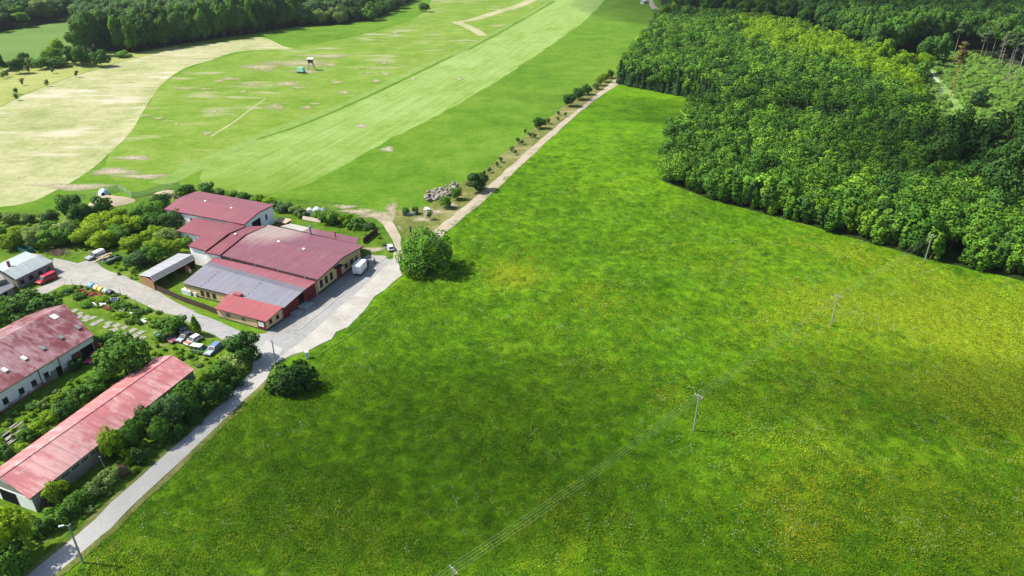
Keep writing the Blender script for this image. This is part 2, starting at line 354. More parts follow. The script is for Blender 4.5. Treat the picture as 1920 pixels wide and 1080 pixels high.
# ------------------------------------------------------------------ ground and fields (flat sheets laid one above the other)
def curve_px(pts): return pts
def sheet(name, pts, mat, z, jit=.35, label=None, cat=None, step=3.0, world=False):
    w = [Vector((p[0], p[1], 0)) if world else P(p[0], p[1]) for p in pts]
    r = random.Random(name+str(len(pts))); out = []
    for i, a in enumerate(w):
        b = w[(i+1) % len(w)]; L = (b-a).length
        st = step*max(1, min(8, a.length/160)); n = max(1, min(160, int(L/st)))
        nn = Vector((-(b-a).y, (b-a).x, 0)).normalized() if L > 0 else Vector()
        for k in range(n):
            q = a.lerp(b, k/n); out.append(q + (nn*r.uniform(-jit, jit) if k else Vector()))
    bm = bmesh.new(); vs = [bm.verts.new((q.x, q.y, z)) for q in out]
    f = bm.faces.new(vs); f.normal_update()
    if f.normal.z < 0: f.normal_flip()
    bmesh.ops.triangulate(bm, faces=bm.faces[:])
    me = bpy.data.meshes.new(name); bm.to_mesh(me); bm.free(); me.materials.append(mat)
    o = bpy.data.objects.new(name, me); COL.objects.link(o)
    return tag(o, label, cat or 'ground', None, 'structure')
def smooth_px(pts, n=4):                             # Catmull-Rom through pixel points
    out = []
    for i in range(len(pts)-1):
        p0, p1, p2, p3 = pts[max(i-1, 0)], pts[i], pts[i+1], pts[min(i+2, len(pts)-1)]
        for k in range(n):
            t = k/n
            out.append(tuple(.5*((2*p1[j])+(-p0[j]+p2[j])*t+(2*p0[j]-5*p1[j]+4*p2[j]-p3[j])*t*t+(-p0[j]+3*p1[j]-3*p2[j]+p3[j])*t**3) for j in (0, 1)))
    return out+[pts[-1]]
Z = [0.0]
def zz():
    Z[0] += .0035; return Z[0]

sheet('ground', [(-7000, -300), (7000, -300), (7000, 12000), (-7000, 12000)], M['ground'], 0, 0, 'rough green grass ground around the farmyard and fields', 'ground', 500, True)
sheet('meadow', [(835, 430), (885, 394), (1010, 279), (1112, 192), (1162, 155), (1300, 184), (1330, 205), (1262, 262), (1242, 340), (1335, 376), (1500, 419), (1745, 489), (1800, 500), (1905, 524), (2100, 590), (2600, 900), (2300, 1400), (-200, 1400), (-20, 1180), (88, 1092), (146, 1049), (208, 996), (271, 933), (342, 868), (400, 812), (480, 735), (499, 712), (545, 672), (580, 660), (625, 638), (665, 604), (693, 575), (703, 558), (737, 533), (755, 517), (757, 480), (770, 440)],
      M['meadow'], zz(), .5, 'large deep green tall grass meadow with yellow and white flowers', 'meadow')
field = [(-300, -120), (1240, -120), (1232, 20), (1250, 30), (1180, 115), (1150, 140), (1100, 170), (1000, 245), (900, 330), (800, 390), (745, 425), (700, 402), (640, 380), (520, 372), (400, 345), (330, 352), (240, 372), (140, 388), (-300, 425)]
sheet('field', field, M['field'], zz(), .6, 'green grass field rising behind the red roofed factory', 'field')
sheet('field', smooth_px([(1040, -8), (880, 88), (780, 130), (700, 168), (620, 205), (500, 248), (395, 290), (340, 330), (215, 338), (205, 290), (262, 222), (300, 160), (390, 115), (500, 92), (560, 88), (700, 60), (800, 20), (850, -60), (1060, -60)], 3), M['tanfield'], zz(), 1.0, 'patchy green field with pale bare patches around the raised hide', 'field')
sheet('field', smooth_px([(1050, -8), (900, 80), (783, 135), (655, 198), (505, 252), (396, 305), (380, 345), (470, 365), (560, 352), (640, 312), (725, 264), (850, 200), (960, 134), (1060, 66), (1108, 28), (1135, -2), (1190, -70), (1110, -70)], 3), M['band'], zz(), .9, 'long pale mown strip of grass running up the slope', 'field')
def strip(name, line, w0, w1, mat, jit, label, cat):     # ribbon along a pixel line, widths in metres
    L = [P(*q) for q in smooth_px(line, 5)]; n = len(L); a = []; b = []
    for i, p in enumerate(L):
        d = (L[min(i+1, n-1)]-L[max(i-1, 0)]); d.normalize(); s_ = Vector((-d.y, d.x, 0)); w = w0+(w1-w0)*i/(n-1)
        a.append(p+s_*w/2); b.append(p-s_*w/2)
    return sheet(name, [(p.x, p.y) for p in a+b[::-1]], mat, zz(), jit, label, cat, 3.0, True)
strip('field_edge', [(300, 345), (395, 300), (505, 250), (620, 208), (700, 172), (780, 132), (880, 88), (965, 44), (1042, -4)], 9, 8, M['edge'], .8, 'pale grass verge beside the ditch line across the field', 'verge')
strip('ditch', [(480, 262), (560, 236), (640, 203), (700, 176), (780, 138), (850, 104)], 1.8, 2.6, M['ditch'], .9, 'dark green ditch line running between pale mown strip and patchy field', 'ditch')
strip('ditch', [(880, 92), (960, 48), (1040, 2)], 2.2, 3.0, M['ditch'], .9, 'dark green upper end of the ditch line near the top of the field', 'ditch')
sheet('hay_field', smooth_px([(-120, 262), (0, 201), (60, 172), (130, 146), (210, 121), (280, 104), (330, 91), (420, 79), (480, 70), (505, 74), (530, 86), (548, 92), (498, 93), (440, 98), (392, 114), (346, 128), (303, 158), (280, 190), (262, 220), (246, 246), (222, 272), (200, 292), (178, 312), (140, 338), (95, 362), (60, 378), (0, 388), (-140, 392)], 3),
      M['straw'], zz(), .8, 'pale straw coloured cut hay field sweeping round the green field', 'field')
sheet('grass_slope', smooth_px([(-120, 170), (0, 131), (70, 122), (150, 110), (190, 98), (260, 99), (330, 86), (330, 91), (280, 104), (210, 120), (130, 145), (60, 171), (0, 200), (-120, 260)], 3), M['yellowmeadow'], zz(), .8, 'yellowish rough grass slope with seedlings above the hay field', 'field')
sheet('hill_field', smooth_px([(-150, 80), (0, 63), (60, 50), (150, 38), (190, 44), (190, 100), (150, 109), (70, 121), (0, 130), (-150, 165)], 3), M['farfield'], zz(), 1.0, 'dull green crop field on the far hill', 'field')
# small bare patches on the fields, one sheet of ground each side
def soften(mat):                                     # thin ragged edge: grass shows through where the bare ground gives out
    t = mat.node_tree; out = t.nodes["Material Output"]; src = t.nodes["Principled BSDF"].outputs[0]
    at_ = t.nodes.new("ShaderNodeAttribute"); at_.attribute_name = 'soft'; nz = t.nodes.new("ShaderNodeTexNoise"); nz.inputs['Scale'].default_value = .8; nz.inputs['Detail'].default_value = 4; nz.inputs['Roughness'].default_value = .7
    tc = t.nodes.new("ShaderNodeTexCoord"); t.links.new(tc.outputs['Object'], nz.inputs['Vector'])
    ma = t.nodes.new("ShaderNodeMath"); ma.operation = 'MULTIPLY_ADD'; ma.inputs[1].default_value = 1.1; t.links.new(nz.outputs['Fac'], ma.inputs[0]); t.links.new(at_.outputs['Fac'], ma.inputs[2])
    mr = t.nodes.new("ShaderNodeMapRange"); mr.inputs[1].default_value = .70; mr.inputs[2].default_value = 1.35; t.links.new(ma.outputs[0], mr.inputs[0])
    tr = t.nodes.new("ShaderNodeBsdfTransparent"); mx = t.nodes.new("ShaderNodeMixShader"); t.links.new(mr.outputs[0], mx.inputs[0]); t.links.new(tr.outputs[0], mx.inputs[1]); t.links.new(src, mx.inputs[2]); t.links.new(mx.outputs[0], out.inputs[0]); return mat
def patches(name, lst, mat, label):
    vs = []; fs = []; sf = []; z = zz()+.03; r = random.Random(5)
    for (px, py, w, h) in lst:
        z += .004; c = P(px, py); a = (P(px+w/2, py)-P(px-w/2, py))*1.25; b = (P(px, py-h/2)-P(px, py+h/2))*1.25
        ph = r.uniform(0, 6); i0 = len(vs); vs.append((c.x, c.y, z)); sf.append(.75); n_ = 26
        for ring, so in ((.62, .5), (1.0, 0.0)):
            r3 = random.Random(ph)
            for k in range(n_):
                t = 2*pi*k/n_; rr = ring*.5*(1+.30*sin(3*t+ph)*r3.uniform(.5, 1)+.22*sin(7*t+2*ph)*r3.uniform(.3, 1)+r3.uniform(-.08, .08))
                q = c+a*(rr*cos(t))+b*(rr*sin(t)); vs.append((q.x, q.y, z)); sf.append(so)
        for k in range(n_):
            k2 = (k+1) % n_; A1, A2, B1, B2 = i0+1+k, i0+1+k2, i0+1+n_+k, i0+1+n_+k2
            fs += [(i0, A1, A2), (A1, B1, B2, A2)]
    me = bpy.data.meshes.new(name); me.from_pydata(vs, [], fs); me.materials.append(mat)
    me.attributes.new('soft', 'FLOAT', 'POINT').data.foreach_set('value', sf)
    if me.polygons[0].normal.z < 0: me.flip_normals()
    o = bpy.data.objects.new(name, me); COL.objects.link(o); tag(o, label, 'ground', None, 'structure')
M['patch'] = grass('thin_dry_grass', (.20, .22, .085), (.28, .275, .14), (.36, .335, .22), bump=.05)
M['soft_patch'] = soften(grass('thin_dry_grass_edge', (.21, .22, .09), (.29, .28, .15), (.37, .34, .23), bump=.05))
M['soft_soil'] = soften(ground_mat('bare_soil_edge', (.25, .21, .14), (.33, .285, .195), (.40, .35, .25), .8, stain=.2, bump=.05))
patches('bare_patch', [(540, 157, 46, 10), (515, 200, 40, 12), (572, 134, 52, 8), (490, 126, 70, 14), (560, 118, 130, 13), (610, 105, 100, 7), (470, 158, 50, 6), (430, 148, 40, 6), (410, 152, 20, 5), (620, 122, 26, 6), (720, 118, 18, 5), (723, 139, 18, 5), (705, 152, 18, 6), (632, 155, 22, 5), (690, 137, 24, 3), (575, 202, 24, 6), (645, 174, 22, 6), (385, 167, 36, 4), (272, 217, 24, 4), (296, 222, 26, 4), (330, 233, 10, 4), (388, 250, 22, 6), (400, 209, 18, 5), (345, 166, 46, 5), (455, 173, 18, 4), (560, 165, 30, 3), (590, 195, 26, 4), (740, 62, 16, 3), (680, 127, 22, 3), (810, 62, 14, 2)], M['soft_patch'], 'pale dry bare patches in the green field near the raised hide')
patches('bare_patch', [(677, 236, 24, 8), (727, 280, 26, 10), (775, 149, 10, 4), (860, 148, 14, 4), (250, 296, 66, 9), (268, 331, 95, 9), (140, 350, 150, 13), (215, 322, 90, 14), (672, 397, 62, 11), (706, 404, 50, 14), (735, 392, 22, 26), (648, 388, 40, 8), (724, 408, 30, 18), (810, 398, 40, 14), (845, 385, 30, 10), (790, 412, 34, 10), (700, 468, 44, 9)], M['soft_soil'], 'brownish bare soil patches on the lower field')
strip('path', [(395, 256), (440, 228), (470, 205), (498, 185)], 1.2, 1.2, M['patch'], .2, 'thin pale worn path across the green field', 'path')
strip('path', [(905, 67), (893, 58), (868, 46), (858, 42), (890, 36), (935, 22), (975, 10), (1000, -2)], 7, 12, M['patch'], .8, 'pale bent dry track near the top of the field', 'path')
strip('path', [(600, 108), (680, 113), (760, 123), (790, 128)], 2.5, 2.5, M['edge'], .4, 'faint pale wheel track leading from the raised hide', 'path')
sheet('verge', [(742, 428), (700, 404), (735, 396), (800, 388), (860, 345), (905, 322), (1000, 242), (1060, 198), (1110, 160), (1150, 138), (1156, 153), (1110, 186), (1060, 226), (1000, 276), (960, 311), (920, 346), (870, 389), (826, 428), (770, 452)], M['verge'], zz(), .6, 'dry grass verge with seedlings beside the dirt track', 'verge')
sheet('dirt_track', [(790, 452), (822, 426), (868, 389), (918, 346), (958, 311), (998, 275), (1058, 225), (1108, 186), (1149, 152), (1180, 128), (1196, 112), (1212, 110), (1196, 128), (1164, 155), (1112, 190), (1066, 229), (1012, 278), (972, 315), (935, 352), (888, 393), (846, 428), (815, 456)], M['dirt'], zz(), .35, 'pale dirt track climbing between the meadow and the field', 'track')
sheet('dirt_track', [(1215, 78), (1236, 56), (1240, 42), (1232, 28), (1220, 15), (1214, -8), (1222, -8), (1228, 12), (1240, 18), (1262, 30), (1258, 34), (1247, 36), (1250, 46), (1244, 60), (1228, 80)], M['dirt'], zz(), .5, 'far end of the pale dirt track bending into the wood', 'track')
# farmyard ground
sheet('garden_ground', [(-200, 425), (100, 395), (330, 372), (520, 375), (680, 415), (738, 478), (500, 640), (440, 700), (380, 745), (240, 895), (130, 1000), (20, 1090), (-300, 1300)], M['garden'], zz(), .4, 'uneven garden grass around the farm buildings', 'ground')
sheet('dirt_path', [(737, 488), (740, 462), (730, 440), (718, 421), (706, 411), (690, 405), (704, 403), (718, 404), (730, 407), (741, 424), (752, 446), (756, 488)], M['dirt'], zz(), .35, 'rutted dirt path from the yard to the field', 'path')
sheet('slab_road', [(358, 581), (330, 567), (300, 548), (262, 531), (235, 518), (205, 509), (170, 486), (146, 494), (101, 484), (96, 515), (110, 524), (60, 545), (85, 552), (120, 534), (154, 535), (205, 545), (239, 556), (299, 585), (330, 592)], M['slabroad'], zz(), .25, 'cracked pale concrete slab yard and road by the grey house', 'road')
sheet('asphalt_road', [(333, 590), (360, 581), (390, 594), (415, 604), (446, 619), (474, 629), (505, 624), (540, 640), (560, 660), (500, 690), (476, 668), (450, 647), (429, 643), (397, 626), (374, 618)], M['asphalt'], zz(), .2, 'worn grey asphalt road between the slab road and the lane', 'road')
sheet('gravel_shoulder', [(560, 662), (540, 668), (515, 682), (520, 650), (600, 600), (665, 540), (700, 505), (735, 486), (752, 484), (754, 516), (735, 531), (702, 556), (690, 574), (664, 602), (622, 636), (580, 657)], M['gravel'], zz(), 1.0, 'pale gravel shoulder between the yard and the meadow', 'ground')
sheet('yard', [(498, 622), (560, 572), (640, 512), (690, 478), (723, 480), (727, 488), (675, 530), (645, 559), (605, 592), (563, 623), (520, 632)], M['apron'], zz(), .15, 'concrete loading yard in the shade of the factory', 'yard')
sheet('asphalt_road', [(500, 628), (520, 629), (560, 620), (600, 589), (640, 557), (671, 528), (725, 486), (738, 487), (722, 500), (690, 530), (650, 565), (610, 600), (575, 632), (545, 655), (512, 680), (500, 712), (476, 690), (476, 665)], M['asphalt'], zz(), .15, 'grey asphalt drive along the kerb of the loading yard', 'road')
sheet('lane', [(30, 1102), (52, 1080), (144, 1004), (208, 943), (258, 900), (302, 860), (400, 772), (443, 728), (473, 696), (477, 662), (502, 640), (530, 655), (514, 680), (499, 712), (480, 731), (400, 807), (342, 862), (271, 927), (208, 991), (146, 1043), (98, 1082), (70, 1106)], M['road'], zz(), .12, 'straight pale asphalt lane along the meadow edge', 'road')
sheet('roadside_verge', [(20, 1098), (46, 1078), (138, 1002), (202, 941), (252, 898), (296, 858), (394, 770), (437, 726), (444, 727), (400, 772), (302, 860), (258, 900), (208, 943), (144, 1004), (52, 1080), (30, 1102)], M['verge'], zz(), .3, 'narrow dry grass verge on the hedge side of the lane', 'verge')
sheet('roadside_verge', [(499, 712), (480, 731), (400, 807), (342, 862), (271, 927), (208, 991), (146, 1043), (98, 1082), (70, 1106), (88, 1106), (116, 1082), (162, 1043), (222, 993), (283, 930), (352, 866), (408, 812), (486, 738), (508, 714)], M['verge'], zz(), .4, 'narrow dry grass verge on the meadow side of the lane', 'verge')
sheet('lawn', [(293, 541), (341, 563), (406, 590), (412, 568), (375, 558), (340, 545), (330, 546)], M['lawn'], zz(), .2, 'small lawn strip behind the brown board fence', 'lawn')
sheet('farm_track', [(-20, 798), (60, 738), (110, 712), (170, 688), (196, 668), (206, 676), (178, 698), (120, 726), (66, 756), (-20, 825)], M['ditch'], zz(), .3, 'mown grass track between the white barn and the cowshed', 'track')
sheet('bank', [(358, 583), (413, 604), (445, 619), (473, 628), (502, 622), (497, 614), (410, 592)], M['lawn'], zz(), .25, 'grass bank below the front annex of the factory', 'ground')
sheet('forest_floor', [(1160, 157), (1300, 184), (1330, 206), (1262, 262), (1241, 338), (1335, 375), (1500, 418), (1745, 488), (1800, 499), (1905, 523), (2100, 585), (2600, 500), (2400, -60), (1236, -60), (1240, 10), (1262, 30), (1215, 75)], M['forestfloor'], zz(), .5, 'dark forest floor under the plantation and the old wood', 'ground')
sheet('clearing', [(1700, 172), (1745, 105), (1800, 97), (1890, 122), (2000, 150), (2000, 265), (1860, 250), (1760, 235), (1705, 215)], M['clearing'], zz(), 1.0, 'sunlit felled clearing inside the forest', 'ground')
strip('path', [(1743, 133), (1749, 140), (1753, 147), (1761, 154)], 2.6, 1.4, M['gravel'], .3, 'short pale path in the forest clearing', 'path')
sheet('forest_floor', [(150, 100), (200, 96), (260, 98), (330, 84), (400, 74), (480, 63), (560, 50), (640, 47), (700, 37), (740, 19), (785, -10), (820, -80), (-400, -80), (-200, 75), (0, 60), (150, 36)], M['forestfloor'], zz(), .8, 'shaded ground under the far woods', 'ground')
strip('wheel_rut', [(590, 670), (613, 655), (650, 632), (694, 600), (715, 580)], .7, .7, M['ditch'], .1, 'dark wheel rut in the grass along the gravel shoulder', 'track')
# hills on the horizon
def hills():
    n = 160; vs = []; fs = []
    for j, (r0, z0) in enumerate(((1900, -.5), (2300, 20), (2900, 50), (3800, 80), (5200, 85))):
        for i in range(n+1):
            a = pi*(-.15+1.3*i/n); r = r0*(1+.07*sin(5*a)+.05*sin(11*a+1))
            zt = z0*(.65+.35*sin(3*a+1.3*j)+.22*sin(9*a+j)) if j else z0
            vs.append((r*cos(a), r*sin(a), zt))
    for j in range(4):
        for i in range(n):
            a = j*(n+1)+i; fs.append((a, a+1, a+n+2, a+n+1))
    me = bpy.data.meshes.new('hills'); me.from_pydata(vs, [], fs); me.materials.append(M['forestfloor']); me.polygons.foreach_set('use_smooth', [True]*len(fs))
    o = bpy.data.objects.new('hills', me); COL.objects.link(o); tag(o, 'distant wooded hills on the horizon', 'hills', None, 'structure')
hills()

# ------------------------------------------------------------------ buildings
def xy(p): return Vector((p.x, p.y, 0))
def at(p, z): return Vector((p.x, p.y, z))
def inset(poly, d):
    c = sum(poly, Vector())/len(poly); out = []
    for p in poly:
        v = xy(c)-xy(p); out.append(p+v.normalized()*d*1.3)
    return out
def wall_frame(T, A, B, out):                        # A, B wall base ends; returns unit along, normal
    u = (xy(B)-xy(A)).normalized(); n = Vector((u.y, -u.x, 0))
    if n.dot(out) < 0: n = -n
    return u, n
def window(T, A, B, out, s, z0, z1, w, frame=None, name='window', glass=None, proud=.05, mull=1):
    u, n = wall_frame(T, A, B, out); c = xy(A)+(xy(B)-xy(A))*s; o = T.location
    mb = MB(o); h = z1-z0; t = .09
    q = lambda a, z, d: c+u*a+n*d+Vector((0, 0, z))
    def fb(a0, a1, za, zb): mb.hull([q(a0, za, -.06), q(a1, za, -.06), q(a1, za, proud), q(a0, za, proud)], [q(a0, zb, -.06), q(a1, zb, -.06), q(a1, zb, proud), q(a0, zb, proud)])
    fb(-w/2, -w/2+t, z0, z1); fb(w/2-t, w/2, z0, z1); fb(-w/2+t, w/2-t, z1-t, z1); fb(-w/2-.08, w/2+.08, z0-.06, z0+.03)
    for k in range(1, mull+1):
        a = -w/2+w*k/(mull+1)
        if mull: fb(a-.03, a+.03, z0+.03, z1-t)
    wd = mb.build(name, frame or M['frame'], T)
    g = MB(o); g.face([q(-w/2+t/2, z0, .015), q(w/2-t/2, z0, .015), q(w/2-t/2, z1-t/2, .015), q(-w/2+t/2, z1-t/2, .015)])
    g.build('pane', glass or M['glass'], wd); return wd
def panel(T, A, B, out, s0, s1, z0, z1, mat, name, proud=.04, label=None):
    u, n = wall_frame(T, A, B, out); a = xy(A)+(xy(B)-xy(A))*s0; b = xy(A)+(xy(B)-xy(A))*s1
    mb = MB(T.location); zv = lambda p, z: p+Vector((0, 0, z))
    mb.hull([zv(a-n*.06, z0), zv(b-n*.06, z0), zv(b+n*proud, z0), zv(a+n*proud, z0)], [zv(a-n*.06, z1), zv(b-n*.06, z1), zv(b+n*proud, z1), zv(a+n*proud, z1)])
    return mb.build(name, mat, T, label=label)

def gable(T, fe, ri, be, roof, wall, fascia, oh=.4, th=.2, z0=0.0, roofs=None, arch=0.0, name='roof'):
    """fe, ri, be = (end0, end1) world points of front eave, ridge, back eave"""
    o = T.location; rf = None
    def facets(a, b):
        if arch <= 0: return [(a, b)]
        ma = [(a[i]+b[i])/2+Vector((0, 0, arch)) for i in (0, 1)]; return [(a, ma), (ma, b)]
    lst = roofs or [(fe, ri, roof), (be, ri, roof)]
    mb = MB(o); mats = [fascia]
    for a, b, mt in lst:
        if mt not in mats: mats.append(mt)
        for p, q in facets(a, b):
            pts = [p[0], p[1], q[1], q[0]]
            nz = sum(pts[i].x*pts[(i+1) % 4].y-pts[(i+1) % 4].x*pts[i].y for i in range(4))
            if nz < 0: pts = pts[::-1]
            mb.hull([v-Vector((0, 0, th)) for v in pts], pts, mats.index(mt), 0)
            mb.m[-6] = 0
    rf = mb.build(name, mats, T)
    foot = inset([fe[0], fe[1], be[1], be[0]], oh)
    rr = [ri[0]+(xy(ri[1])-xy(ri[0])).normalized()*oh, ri[1]-(xy(ri[1])-xy(ri[0])).normalized()*oh]
    mb = MB(o); d = th+.03+oh*.12
    F0, F1, B1, B0 = [at(p, p.z-d+.06) for p in foot]; R0, R1 = [p-Vector((0, 0, d)) for p in rr]
    def onto(R, a, b):                               # keep the gable flat: ridge end in the plane of its wall
        e = xy(b)-xy(a); t = (xy(R)-xy(a)).dot(e)/e.length_squared; q = xy(a)+e*t; return at(q, R.z)
    R0, R1 = onto(R0, F0, B0), onto(R1, F1, B1)
    if arch > 0: R0, R1 = R0, R1
    g = lambda p: at(p, z0)
    mb.face([g(F0), g(F1), F1, F0]); mb.face([g(F1), g(B1), B1, R1, F1]); mb.face([g(B1), g(B0), B0, B1]); mb.face([g(B0), g(F0), F0, R0, B0])
    mb.face([F0, F1, R1, R0]); mb.face([B1, B0, R0, R1])
    w = mb.build('wall', wall, T)
    return rf, w, [at(p, z0) for p in foot]

def vent(T, px, py, z, r=.35, h=.45, name='roof_vent', mat=None):
    p = P(px, py, z); mb = MB(T.location); mb.cyl(p-Vector((0, 0, .35)), p+Vector((0, 0, h*.55)), r*.55, n=10); mb.cyl(p+Vector((0, 0, h*.55)), p+Vector((0, 0, h)), r*1.15, r*.5, n=10)
    return mb.build(name, mat or M['white_paint'], T, smooth=False)
def pipe(T, px, py, z, h, r, mat, name='chimney'):
    p = P(px, py, z); mb = MB(T.location); mb.cyl(p-Vector((0, 0, .5)), p+Vector((0, 0, h)), r, n=12)
    c = mb.build(name, mat, T); k = MB(T.location); k.cyl(p+Vector((0, 0, h)), p+Vector((0, 0, h+.15)), r*1.25, n=12); k.build('chimney_cap', mat, c)
    return c
Zv = Vector((0, 0, 1))
LEFTCAM = Vector((-.3, -1, 0)); YARD = Vector((1, -.3, 0))

# factory, rear hall
T = thing('factory_hall', 'white walled hall with low arched dark red roof behind the factory', 'building', P(465, 436), 0, 'joined buildings of the red roofed factory')
fe = (P(307, 392.4, 6), P(457.4, 420.7, 6)); ri = (P(337, 370, 7.3), P(486, 397, 7.3)); be = (P(370, 358, 6.1), P(514.5, 383.7, 6.1))
rf, w, ft = gable(T, fe, ri, be, M['hall_roof'], M['white_wall'], M['fascia'], oh=.5, th=.35)
panel(T, ft[1], ft[2], YARD, .26, .52, .1, 4.7, M['dark'], 'gate', label='dark open roller gate')
panel(T, ft[1], ft[2], YARD, .52, .535, .1, 4.8, M['frame_brown'], 'gate_frame', .08)
window(T, ft[1], ft[2], YARD, .74, 2.6, 4.5, 1.1)
for s in (.10, .2, .33): window(T, ft[0], ft[1], LEFTCAM, s, 3.2, 4.6, 1.4)
vent(T, 385.5, 378, 7.0); vent(T, 434, 391, 7.0)
# lean-to wing between the hall and the workshops
T = thing('factory_wing', 'low white wing with single pitch red roof against the arched hall', 'building', P(355, 455), 0, 'joined buildings of the red roofed factory')
fe = (P(330.7, 432.5, 4.2), P(381, 444, 4.2)); ri = (P(365, 408.3, 5.3), P(452, 424, 5.3))
mb = MB(T.location); mb.slab([fe[0], fe[1], P(398, 447, 4.2), ri[1], ri[0]], .2, 0, 1); mb.build('roof', [M['red_roof'], M['fascia']], T)
mb = MB(T.location); q = [fe[0]+Vector((.5, .3, 0)), fe[1]+Vector((0, .5, 0)), ri[1], ri[0]+Vector((.5, 0, 0))]
mb.hull([at(p, 0) for p in q], [p-Zv*.25 for p in q]); mb.build('wall', M['white_wall'], T)
window(T, q[0], q[1], LEFTCAM, .3, 1.6, 2.8, 1.3); window(T, q[0], q[1], LEFTCAM, .7, 1.6, 2.8, 1.3)
# workshop, upper section
T = thing('workshop', 'blank white gabled workshop with red roof at the factory back end', 'building', P(380, 492), 0, 'joined buildings of the red roofed factory')
fe = (P(352, 461, 5.7), P(385.5, 470, 5.7)); ri = (P(394.5, 429, 6.9), P(428.5, 437.5, 6.9)); be = (P(440, 412, 5.5), P(462, 423.5, 5.5))
gable(T, fe, ri, be, M['red_roof'], M['white_wall'], M['fascia'], oh=.35, th=.3)
# workshop, lower section
T = thing('workshop', 'narrow white workshop strip with red roof and one roof vent beside the main roof', 'building', P(398, 494), 0, 'joined buildings of the red roofed factory')
fe = (P(383.5, 473, 5.3), P(412, 478, 5.3)); ri = (P(428, 438.6, 6.5), P(459.5, 440, 6.5)); be = (P(466, 424.5, 5.2), P(500, 423, 5.2))
rf, w, ft = gable(T, fe, ri, be, M['red_roof'], M['white_wall'], M['fascia'], oh=.3, th=.28)
window(T, ft[0], ft[1], LEFTCAM, .45, 2.6, 3.7, 1.0)
vent(T, 442, 440, 6.5)
# main factory building
T = thing('factory_building', 'broad factory building with mauve red roof and cream wall facing the yard', 'building', P(590, 556), 0, 'joined buildings of the red roofed factory')
fe = (P(411.5, 477.8, 5), P(596, 524.3, 5)); ri = (P(459.5, 440, 6.2), P(643, 482, 6.2)); be = (P(503, 421.5, 4.9), P(682, 460.8, 4.9))
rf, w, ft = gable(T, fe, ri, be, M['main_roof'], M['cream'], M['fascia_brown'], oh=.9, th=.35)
mb = MB(T.location); mb.bar(fe[0]+Vector((-.05, -.15, -.3)), fe[1]+Vector((-.05, -.15, -.3)), .22, .2); mb.build('gutter', M['fascia_brown'], T)
A, B = ft[1], ft[2]
panel(T, A, B, YARD, .0, 1.0, 0, .75, M['plinth'], 'plinth', .06)
for s in (.08, .19, .30): window(T, A, B, YARD, s, 1.5, 3.6, 1.3, M['frame_brown'])
panel(T, A, B, YARD, .42, .53, .1, 3.0, M['red_wall'], 'door', .08)
for s in (.64, .78, .90): window(T, A, B, YARD, s, 1.6, 2.9, 1.3, M['frame_brown'])
c = A.lerp(B, .43); u, n = wall_frame(T, A, B, YARD)
mb = MB(T.location); b0 = [c-u*1.4+n*.05, c+u*1.4+n*.05, c+u*1.4+n*1.5, c-u*1.4+n*1.5]; mb.hull([at(p, 4.05) for p in b0], [at(p, 4.25) for p in b0]); mb.build('canopy', M['fascia_brown'], T)
for px, py in ((523, 454), (570, 468)): vent(T, px, py, 6.0, .4)
pipe(T, 582.5, 438, 5.2, 2.3, .28, M['steel'] if False else paint('blue_grey_pipe', (.15, .24, .36)))
for a in (.02, .13, .38, .62, .88):
    p = fe[0].lerp(fe[1], a); mb = MB(T.location); mb.bar(p+Vector((-.1, -.32, .05)), p+Vector((-.1, -.32, -.5)), .1, .1); mb.build('gutter_bracket', M['white_paint'], T)
# rear lean-to
T = thing('rear_annex', 'low mauve roofed annex along the far side of the main factory building', 'building', P(676, 458), 0, 'joined buildings of the red roofed factory')
hi = (P(566, 433.8, 4.6), P(669, 457.6, 4.6)); lo = (P(580.5, 427, 3.9), P(673, 446, 3.9))
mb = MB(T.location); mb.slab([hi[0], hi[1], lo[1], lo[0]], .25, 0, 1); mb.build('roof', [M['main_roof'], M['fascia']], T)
mb = MB(T.location); q = [hi[0], hi[1]-Vector((.5, 0, 0)), lo[1]-Vector((.5, .4, 0)), lo[0]-Vector((0, .4, 0))]; mb.hull([at(p, 0) for p in q], [p-Zv*.3 for p in q]); mb.build('wall', M['red_wall'], T)
pipe(T, 629.5, 446, 4.2, 1.9, .2, paint('red_pipe', (.35, .03, .035)))
T = thing('flat_roof', 'flat pale concrete roof behind the tan corner of the factory roof', 'building', P(550, 440), 0, 'joined buildings of the red roofed factory')
q = [P(526, 424, 3.6), P(572, 434.5, 3.6), P(583, 427.5, 3.6), P(545, 419, 3.6)]
mb = MB(T.location); mb.slab(q, .3); mb.build('roof', M['gravel'], T)
mb = MB(T.location); q2 = inset(q, .5); mb.hull([at(p, 0) for p in q2], [p-Zv*.3 for p in q2]); mb.build('wall', M['concrete'], T)
# grey roofed hall
T = thing('factory_hall', 'cream hall with wide grey mauve roof and a red upper strip', 'building', P(545, 590), 0, 'joined buildings of the red roofed factory')
fe = (P(342, 531, 3.4), P(532, 577.5, 3.4)); ri = (P(384, 496.5, 4.5), P(565.5, 548, 4.5)); be = (P(402.5, 482.5, 4.45), P(596, 525.5, 4.45))
md = (P(391.5, 490.8, 4.48), P(574.5, 541, 4.48))
rf, w, ft = gable(T, fe, ri, be, None, M['cream'], M['fascia_brown'], oh=.45, th=.25, roofs=[(fe, ri, M['grey_roof']), (ri, md, M['grey_strip']), (md, be, M['red_strip'])])
A, B = ft[0], ft[1]
panel(T, A, B, LEFTCAM, 0, 1, 0, .45, M['plinth'], 'plinth', .05)
for s in (.175, .235, .30): window(T, A, B, LEFTCAM, s, .9, 2.4, 1.1, M['frame_brown'])
A, B = ft[1], ft[2]
panel(T, A, B, YARD, .0, .2, 0, 3.1, M['red_wall'], 'wall_panel', .045, 'dark red end wall panel'); panel(T, A, B, YARD, .2, .45, 0, 3.4, M['red_wall'], 'wall_panel', .05, 'dark red end wall panel')
